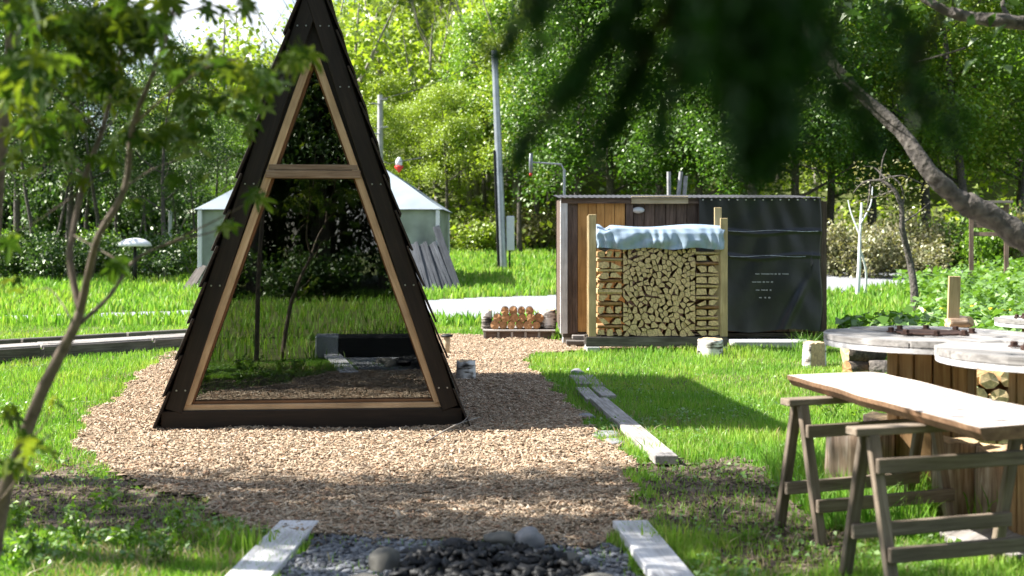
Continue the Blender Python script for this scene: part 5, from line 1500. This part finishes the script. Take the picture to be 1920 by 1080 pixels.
# ================================================================== maple sapling in the left foreground
def maple_leaf(seed):
    r_ = random.Random(seed)
    lob = [(0, 1.0), (52, .88), (-52, .88), (108, .58), (-108, .58)]
    pts = []
    for ang in range(-170, 171, 10):
        rad = .34
        for la, ll in lob:
            dd = abs(ang - la)
            rad = max(rad, ll * max(0, 1 - (dd / 27) ** 1.05))
        rad *= 1 + (.10 if (ang // 10) % 2 else -.04)
        pts.append((ang, rad))
    bm = bmesh.new(); c = bm.verts.new((0, 0, 0)); ring = []
    curl = r_.uniform(.12, .4); fold = r_.uniform(.05, .2)
    for ang, rad in pts:
        a = math.radians(ang); x, y = rad * math.sin(a), rad * math.cos(a)
        ring.append(bm.verts.new((x, y, -curl * (x * x + y * y) + fold * abs(x) + .05 * math.sin(ang * .13))))
    for k in range(len(ring) - 1): bm.faces.new((c, ring[k + 1], ring[k]))
    # stalk
    q = [bm.verts.new(v) for v in ((-.012, 0, .004), (.012, 0, .004), (.010, -.75, .12), (-.010, -.75, .12))]
    bm.faces.new(q)
    return bmmesh('maple_leaf', bm)
ML = [maple_leaf(i) for i in range(5)]
for m_ in ML: m_.materials.append(M_maple)
MD = 4.3
mp_ = empty('maple_sapling', (W(-60, 1330, MD).x, MD, 0)); tag(mp_, 'forked maple sapling with lobed leaves in the left foreground', 'tree')
stems = [([(-60, 1335, 0), (0, 960, 0), (40, 838, 0), (75, 742, 0), (104, 682, 0), (140, 612, 0), (150, 585, 0)], 15, 9),
         ([(150, 585, 0), (131, 490, .05), (136, 440, .1), (160, 330, .2), (190, 250, .3), (216, 150, .35), (232, 60, .4), (240, -80, .4)], 7.5, 2.5),
         ([(150, 585, 0), (168, 505, -.05), (186, 440, -.1), (235, 350, -.1), (249, 235, -.1), (290, 130, -.1), (322, 30, 0), (350, -90, .1)], 8, 3),
         ([(152, 605, 0), (205, 555, .1), (252, 488, .2), (312, 458, .25), (380, 440, .3), (432, 425, .35)], 4.5, 1),
         ([(312, 458, .25), (350, 440, .2), (420, 405, .2), (480, 372, .2)], 2.5, .8),
         ([(249, 235, -.1), (300, 190, -.2), (380, 130, -.3), (460, 110, -.35), (560, 130, -.4)], 3, .8),
         ([(290, 130, -.1), (340, 150, .1), (420, 210, .2), (470, 240, .2)], 2.5, .7),
         ([(160, 330, .2), (110, 300, .4), (60, 320, .6)], 2.5, .7), ([(190, 250, .3), (120, 180, .1), (60, 130, -.2)], 2.5, .7), ([(232, 60, .4), (160, 40, .2), (60, 10, 0)], 2.5, .7),
         ([(235, 350, -.1), (300, 310, .1), (350, 300, .3)], 2, .6), ([(190, 250, .3), (230, 200, .6), (260, 120, .8)], 2, .6),
         ([(140, 612, 0), (90, 540, .2), (20, 572, .3)], 2, .6), ([(40, 838, 0), (80, 800, -.2), (100, 750, -.3)], 2.5, .8), ([(0, 940, 0), (30, 900, -.3), (55, 840, -.5)], 3, 1), ([(322, 30, 0), (400, 10, -.1), (470, 20, -.2)], 2, .6),
         ([(136, 440, .1), (190, 470, -.1), (225, 490, -.2)], 2, .6), ([(150, 360, .2), (60, 420, .1), (10, 440, 0)], 2, .6)]
tb = Tubes(); limbs(tb, [s for s in stems[:3]], MD, 1, 9)
o = link('trunk', tb.mesh('trunk'), M_barkl, mp_, smooth=True); o.matrix_basis = Matrix.Translation(-mp_.location)
for s in stems[3:]:
    tb = Tubes(); limbs(tb, [s], MD, 1, 6)
    o = link('branch', tb.mesh('branch'), M_barkl, mp_, smooth=True); o.matrix_basis = Matrix.Translation(-mp_.location)
# leaf clusters (px, py, depth offset, spread px, count, size m)
CL = [(230, 30, .2, 70, 54, .10), (180, 90, .1, 60, 44, .10), (270, 90, .3, 45, 24, .08), (130, 40, 0, 50, 26, .08), (60, 130, -.6, 50, 36, .10), (60, 30, -.3, 55, 36, .10), (170, 150, .2, 50, 24, .08), (130, 220, .2, 45, 18, .075),
      (80, 230, .1, 50, 20, .075), (230, 170, .3, 45, 18, .075), (330, 120, -.2, 40, 16, .07), (390, 120, -.3, 40, 20, .068), (440, 130, -.35, 36, 22, .066), (490, 150, -.4, 34, 22, .066), (545, 110, -.4, 18, 8, .066), (565, 95, -.4, 10, 4, .07),
      (420, 190, .1, 36, 18, .066), (460, 225, .2, 30, 14, .066), (350, 190, 0, 36, 18, .07), (310, 250, 0, 40, 16, .07), (370, 260, .2, 36, 12, .068), (250, 250, 0, 40, 12, .07),
      (190, 300, .2, 30, 9, .07), (50, 230, .3, 40, 14, .075), (30, 300, .5, 34, 10, .07), (478, 368, .2, 16, 7, .085), (430, 428, .35, 8, 3, .06), (222, 492, -.2, 14, 6, .072), (150, 345, .2, 22, 5, .06), (20, 445, 0, 16, 5, .07), (15, 530, .3, 18, 5, .06),
      (60, 830, -.5, 30, 12, .065), (25, 870, -.5, 26, 9, .065), (105, 750, -.3, 16, 4, .05), (20, 775, -.2, 18, 4, .055), (470, 10, -.2, 24, 8, .07), (400, 20, -.1, 26, 8, .07), (300, 20, 0, 36, 14, .08), (110, 290, .3, 40, 12, .07), (20, 180, -.2, 30, 12, .08),
      (380, 330, .3, 24, 4, .06), (330, 330, .2, 24, 4, .06), (250, 380, .1, 24, 3, .055)]
far_P, far_S = [], []
nleaf = 0
leaf_list = []
for (px, py, dd, sp_, n_, sz) in CL:
    for _ in range(max(3, int(n_ * .86))):
        p_ = W(px + rnd.gauss(0, sp_ * .5), py + rnd.gauss(0, sp_ * .36), MD + dd + rnd.gauss(0, .16))
        leaf_list.append((p_, sz * rnd.uniform(.65, 1.15)))
rnd.shuffle(leaf_list)
leaf_list.sort(key=lambda t: -t[1] / t[0].y)
def leaf_matrix(p_, s_):
    down = rnd.uniform(.2, 1.2); a = rnd.uniform(0, 6.28)
    return Matrix.Translation(p_) @ Matrix.Rotation(a, 4, 'Z') @ Matrix.Rotation(-down + rnd.uniform(-.3, .3), 4, 'X') @ Matrix.Rotation(rnd.uniform(-.5, .5), 4, 'Y') @ Matrix.Diagonal((s_, s_, s_, 1))
for p_, s_ in leaf_list[:300]:
    link('leaf', rnd.choice(ML), None, mp_, leaf_matrix(Vector(p_) - mp_.location, s_))
def merged_leaves(name, items, mat, parent, origin):
    Vs, Fs, n0 = [], [], 0
    cache = []
    for m_ in ML:
        v = np.zeros(len(m_.vertices) * 3); m_.vertices.foreach_get('co', v); v = v.reshape(-1, 3)
        cache.append((v, [tuple(p.vertices) for p in m_.polygons]))
    T3, Q4 = [], []
    for p_, s_ in items:
        v, f = cache[rnd.randrange(5)]; M = np.array(leaf_matrix(Vector(p_) - Vector(origin), s_))
        Vs.append(v @ M[:3, :3].T + M[:3, 3])
        for q in f: (T3 if len(q) == 3 else Q4).append(tuple(i + n0 for i in q))
        n0 += len(v)
    return link(name, npmesh(name, np.concatenate(Vs), [np.array(T3), np.array(Q4)]), mat, parent)
# leaves of the same maple above and left of the picture: they throw the dapples
extra = []
for _ in range(420):
    extra.append((Vector((rnd.uniform(-3.8, -.9), rnd.uniform(3.0, 5.6), rnd.uniform(2.75, 4.4))), rnd.uniform(.06, .09)))
extra = [e_ for e_ in extra if e_[0].z > EYE + 470 / FPX * e_[0].y]
o = merged_leaves('small_leaves', leaf_list[300:] + extra, M_maples, mp_, mp_.location); o['kind'] = 'stuff'

# second slim trunk at the left edge
st = empty('slim_tree', W(-30, 1150, 5.1)); st.location.z = 0; tag(st, 'slim pale trunk running up the left edge', 'tree')
tb = Tubes(); limbs(tb, [([(-35, 1172, 0), (-25, 700, 0), (-8, 420, 0), (8, 220, 0), (18, 90, 0), (12, -60, 0), (20, -300, 0)], 14, 6), ([(14, 110, 0), (40, 40, .1), (30, -20, .2)], 4, 2), ([(5, 40, 0), (-10, 10, 0), (35, -40, -.1)], 5, 3), ([(-4, 400, 0), (-40, 330, .1), (-80, 200, .2)], 4, 2)], 5.1, 1)
o = link('trunk', tb.mesh('trunk'), M_barkl, st, smooth=True); o.matrix_basis = Matrix.Translation(-st.location)
items = [(Vector((rnd.uniform(-3.6, -1.5), rnd.uniform(4.6, 6.0), rnd.uniform(2.9, 4.6))), rnd.uniform(.06, .09)) for _ in range(330)]
items = [i_ for i_ in items if i_[0].z > EYE + 470 / FPX * i_[0].y or i_[0].x < -.43 * i_[0].y]
o = merged_leaves('crown', items, M_maples, st, st.location)

# ================================================================== shade trees out of the picture: dapples on the foreground, shade on the near boughs, woods mirrored in the glass
def shade_tree(name, loc, cz, rad, n, label, seed, lm=M_lf_c, ls=.12, clumps=40, group=None):
    g = np.random.default_rng(seed); e = empty(name, loc); tag(e, label, 'tree', group); tb = Tubes()
    top = cz + rad[2] * .8; tb.add(smooth_path([(0, 0, -.1), (g.normal(0, .1), g.normal(0, .1), top * .35), (g.normal(0, .2), g.normal(0, .2), top * .7), (0, 0, top)]), list(np.linspace(.17, .03, 13)), 9, wob=.12)
    u = unit(g.normal(size=(clumps, 3))) * g.random((clumps, 1)) ** .4 * np.array(rad); P = []
    for c_ in u:
        q = np.array([0, 0, cz]) + c_; b0 = np.array([0, 0, max(1.6, q[2] - 1.2 - abs(c_[0]) * .3)])
        tb.add([tuple(b0), tuple(b0 * .5 + q * .5 + np.array([0, 0, .15])), tuple(q)], [.035, .02, .006], 4)
        P.append(q + g.normal(0, .26, (n // clumps, 3)) * np.array([1.3, .8, .6]))
    link('trunk', tb.mesh('trunk'), M_bark, e, smooth=True)
    P = np.concatenate(P); leaf_obj('crown', P, g.uniform(.6, 1.2, len(P)) * ls, lm, e)
shade_tree('shade_tree', (-8.6, 7.55, 0), 6.6, (2.8, .95, 1.8), 3000, 'shade tree beyond the left edge, level with the front of the chips', 1, clumps=24)
shade_tree('shade_tree', (-5.2, 6.4, 0), 5.4, (1.6, .7, 1.4), 1500, 'shade tree beyond the left edge, level with the fire pit', 2, clumps=15)
shade_tree('shade_tree', (-6.4, 5.2, 0), 7.2, (2.0, .8, 1.6), 2200, 'shade tree beyond the left edge, nearest the camera', 4, clumps=18)
shade_tree('shade_tree', (-5.2, 1.3, 0), 6.7, (1.9, 1.3, 1.9), 7000, 'unseen shade tree beyond the left edge, beside the camera', 3, clumps=60)  # added out of view to keep sun off the hanging conifer boughs
shade_tree('shade_tree', (-6.9, 8.05, 0), 7.7, (2.6, .55, 1.5), 3400, 'shade tree beyond the left edge, nearest the hut', 6, clumps=22)
shade_tree('shade_tree', (-6.9, 7.0, 0), 7.0, (2.2, .6, 1.3), 2400, 'shade tree beyond the left edge, second from the hut', 7, clumps=16)
rg = random.Random(9)
for k in range(40):
    x = -11 + (k % 20) * 1.1 + rg.uniform(-.5, .5); y = rg.uniform(-17, -11.5) if k < 20 else rg.uniform(-27, -19); me = T_dark[k % 2] if k % 3 else T_full[k % 3]
    tree('tree', (x, y, 0), me, M_lf_c if k % 2 else M_lf_d, M_bark, 'tall dark tree in the wood behind the camera', 'tree', 'trees behind the camera', rg.uniform(0, 6.28), rg.uniform(.8, 1.1))
for k in range(30):
    bush((-10 + (k % 15) * 1.4 + rg.uniform(-.5, .5), rg.uniform(-11, -9.6) if k < 15 else rg.uniform(-22, -18), 0), M_lf_c, 'bush at the edge of the wood behind the camera', 'bushes behind the camera', (1.3, 1.2, 1.3) if k < 15 else (1.6, 1.4, 3.2), rg.uniform(0, 6))

# ================================================================== grass and low plants
def blades(p, h, w, name, mat, lean=.35, seg=True):
    n = len(p)
    P = np.column_stack([p, gz(p[:, 0], p[:, 1])])
    a = rng.random(n) * 6.283; ln = np.abs(rng.normal(0, lean, n)) * h; b = rng.random(n) * 6.283
    dx = np.stack([np.cos(a), np.sin(a), np.zeros(n)], 1) * (w / 2)[:, None]; L = np.stack([np.cos(b), np.sin(b), np.zeros(n)], 1) * ln[:, None]
    up = np.stack([np.zeros(n), np.zeros(n), h], 1)
    V = np.stack([P - dx, P + dx, P + L * .35 + up * .6 + dx * .75, P + L * .35 + up * .6 - dx * .75, P + L + up * .96], 1).reshape(-1, 3)
    o = (np.arange(n) * 5)[:, None]
    return link(name, npmesh(name, V, [o + np.array([[0, 1, 2, 3]]), o + np.array([[3, 2, 4]])]), mat)
def lawn_ok(x, y):
    d = rng.random(np.shape(x))
    k = (np.hypot(x - 2.76, y - 6.42) > .60) & ~in_chip(x, y) & ~(in_pit(x, y) & (d > .03)) & ~in_road(x, y) & ~(in_bare(x, y) & (d > .22))
    return k
def patchy(x, y): return .72 + .38 * fbm(x, y, .55)
p = scatter(210000, -12, 14, 5.0, 21.5, lawn_ok, pw=1.25)
d = p[:, 1]; h = rng.uniform(.035, .10, len(p)) * np.clip(patchy(p[:, 0], p[:, 1]), .35, 1.3) * (1 + .35 * sstep(9, 15, d)); h = np.where(in_bare(p[:, 0], p[:, 1]), h * .8, h)
tag(blades(p, h, .0032 + .00045 * d, 'lawn_grass', M_grass), 'bright green lawn grass around the hut and shed', 'grass', kind='stuff')
p = scatter(70000, -40, 45, 21, 60, lambda x, y: ~in_road(x, y) & ((y < 48) | (x < -4)), pw=1.4, marg=3)
tag(blades(p, rng.uniform(.10, .24, len(p)), .02 + .0009 * p[:, 1], 'meadow_grass', M_grass), 'sunlit meadow grass beyond the gravel road', 'grass', kind='stuff')
p = scatter(30000, -14, 14, -14, 5, lambda x, y: (np.abs(x) < 14) & ~in_pit(x, y), frustum=False)
tag(blades(p, rng.uniform(.08, .2, len(p)), rng.uniform(.015, .03, len(p)), 'rear_grass', M_grass), 'rough grass on the camera side of the fire pit', 'grass', kind='stuff')
p = scatter(9000, -8, 8, 5.2, 16, lambda x, y: lawn_ok(x, y) & (fbm(x, y, .9) > .2), pw=1.3)
tag(blades(p, rng.uniform(.03, .09, len(p)), rng.uniform(.005, .009, len(p)), 'dry_grass', M_gdry, lean=.9), 'dry straw coloured blades lying among the lawn', 'grass', kind='stuff')
p = scatter(9000, -9, 9, 5.2, 15, lambda x, y: lawn_ok(x, y) & (fbm(x + 3, y, .8) + .5 * fbm(x, y, 3) > .25), pw=1.3)
tag(leaf_obj('lawn_clover', np.column_stack([p, gz(p[:, 0], p[:, 1]) + rng.uniform(.015, .06, len(p))]), rng.uniform(.018, .042, len(p)), M_cover, up=1.8, asp=.9), 'clover and plantain leaves mixed into the lawn', 'clover', kind='stuff')
# taller tufts
def tuft(loc, n, h, r, label, mat=M_grass):
    q = np.array([[loc[0], loc[1]]]) + rng.normal(0, r, (n, 2)); c_ = np.array([loc[0], loc[1], 0])
    o = blades(q, rng.uniform(.5, 1, n) * h, rng.uniform(.008, .014, n), 'grass_tuft', mat, lean=.4)
    return tag(o, label, 'grass tuft', 'taller grass tufts')
t_ = G(1512, 668); tuft((t_.x, t_.y), 90, .38, .07, 'tall grass tuft growing beside the split birch stump')
tuft((2.55, 6.6), 60, .28, .12, 'grass tuft growing through the base disc at the right')
tuft((.78, 6.35), 70, .16, .06, 'grass tuft against the plank right of the fire pit')
tuft((1.05, 8.9), 60, .15, .1, 'grass tuft beside the near end of the long plank')
tuft((-1.32, 6.2), 90, .15, .08, 'grass tuft against the plank left of the fire pit')
p = scatter(5200, 1.6, 3.2, 6.2, 8.6, lambda x, y: (np.hypot(x - 2.44, y - 7.4) < 1.1) & (np.hypot(x - 2.76, y - 6.42) > .64), pw=1.01)
tag(blades(p, rng.uniform(.08, .26, len(p)), rng.uniform(.006, .012, len(p)), 'rank_grass', M_grass, lean=.5), 'rank grass around the log seats and spool tables', 'grass', kind='stuff')
# leafy ground cover on the right bank
p = scatter(11000, 3.0, 20, 10.5, 34, lambda x, y: (x > np.where(y > 20, .30, .255) * y + .35 + .5 * fbm(x, y, .5)) & ~in_road(x, y) & ((y > 15.2) | (x > .40 * y - .9)), pw=1.2, marg=1)
z = gz(p[:, 0], p[:, 1]) + rng.uniform(.06, .36, len(p)) * (.6 + .5 * fbm(p[:, 0], p[:, 1], .8) ** 2 + .012 * p[:, 1])
tag(leaf_obj('ground_cover', np.column_stack([p, z]), rng.uniform(.07, .2, len(p)), M_cover, up=1.6, asp=.95), 'broad leafy ground cover on the bank at the right', 'ground cover', kind='stuff')
p = scatter(2600, -30, -6, 28, 36, lambda x, y: ~in_road(x, y), pw=1.2)
# dandelions
for k in range(16):
    px, py = rnd.uniform(1640, 1760), rnd.uniform(585, 616); q = G(px, py)
    q = Vector((q.x, min(q.y, 21), 0)); zz = float(gz(q.x, q.y)) + rnd.uniform(.2, .34)
    e = empty('dandelion', (q.x, q.y, zz - .26)); tag(e, 'yellow dandelion in the grass at the foot of the crooked tree', 'flower', 'dandelions by the crooked tree')
    tl = Tubes(); tl.add([(0, 0, 0), (.01, 0, .13), (0, 0, .26)], .004, 4); link('stem', tl.mesh('stem'), M_grass, e)
    if k == 0: M_yel = plain('dandelion_yellow', c3(.75, .50, .02), rough=.7, var=.1)
    lathe('flower_head', [(.01, .25), (.034, .262), (.036, .272), (.015, .282)], M_yel, e, seg=9)
# weeds in the left foreground
def weed(loc, h, n, label, mat=M_lf_a):
    e = empty('weed', loc); tag(e, label, 'weed', 'leafy weeds in the left foreground'); tb = Tubes(); P = []; Nn = []; S = []
    for k in range(n):
        a = rnd.uniform(0, 6.28); q = Vector((math.cos(a) * h * .45, math.sin(a) * h * .45, h * rnd.uniform(.6, 1)))
        tb.add([(0, 0, 0), tuple(q * .5 + Vector((0, 0, .1 * h))), tuple(q)], [.004, .003, .0015], 4)
        for j in range(8):
            t = .25 + .75 * j / 7; c_ = q * t + Vector((0, 0, .1 * h * math.sin(t * 3)))
            P.append(np.array(c_) + rng.normal(0, .016, 3)); S.append(rnd.uniform(.035, .065))
    link('stem', tb.mesh('stem'), M_grass, e); leaf_obj('foliage', np.array(P), np.array(S), mat, e, up=1.0, asp=.42)
for px, py, h, n, lb in ((150, 1030, .22, 7, 'leafy weed in front of the bare patch at the lower left'), (70, 1050, .18, 6, 'leafy weed nearest the lower left corner'), (230, 1045, .16, 6, 'low leafy weed right of the tall one at lower left'), (330, 1020, .18, 6, 'leafy weed nearest the left plank'),
                         (40, 990, .16, 5, 'small weed at the left edge beside the sapling'), (200, 960, .13, 5, 'small weed on the bare patch left of the chips'), (20, 1075, .2, 6, 'weed cut by the bottom left corner'), (300, 1065, .13, 5, 'low weed at the bottom edge, left of the plank'), (1560, 790, .24, 8, 'leafy weed behind the far sawhorse'), (1620, 800, .2, 7, 'leafy weed between sawhorse and log seats'), (1800, 960, .22, 6, 'leafy weed beside the base disc of the spool table')):
    q = G(px, py); weed((q.x, q.y, float(gz(q.x, q.y))), h, n, lb)
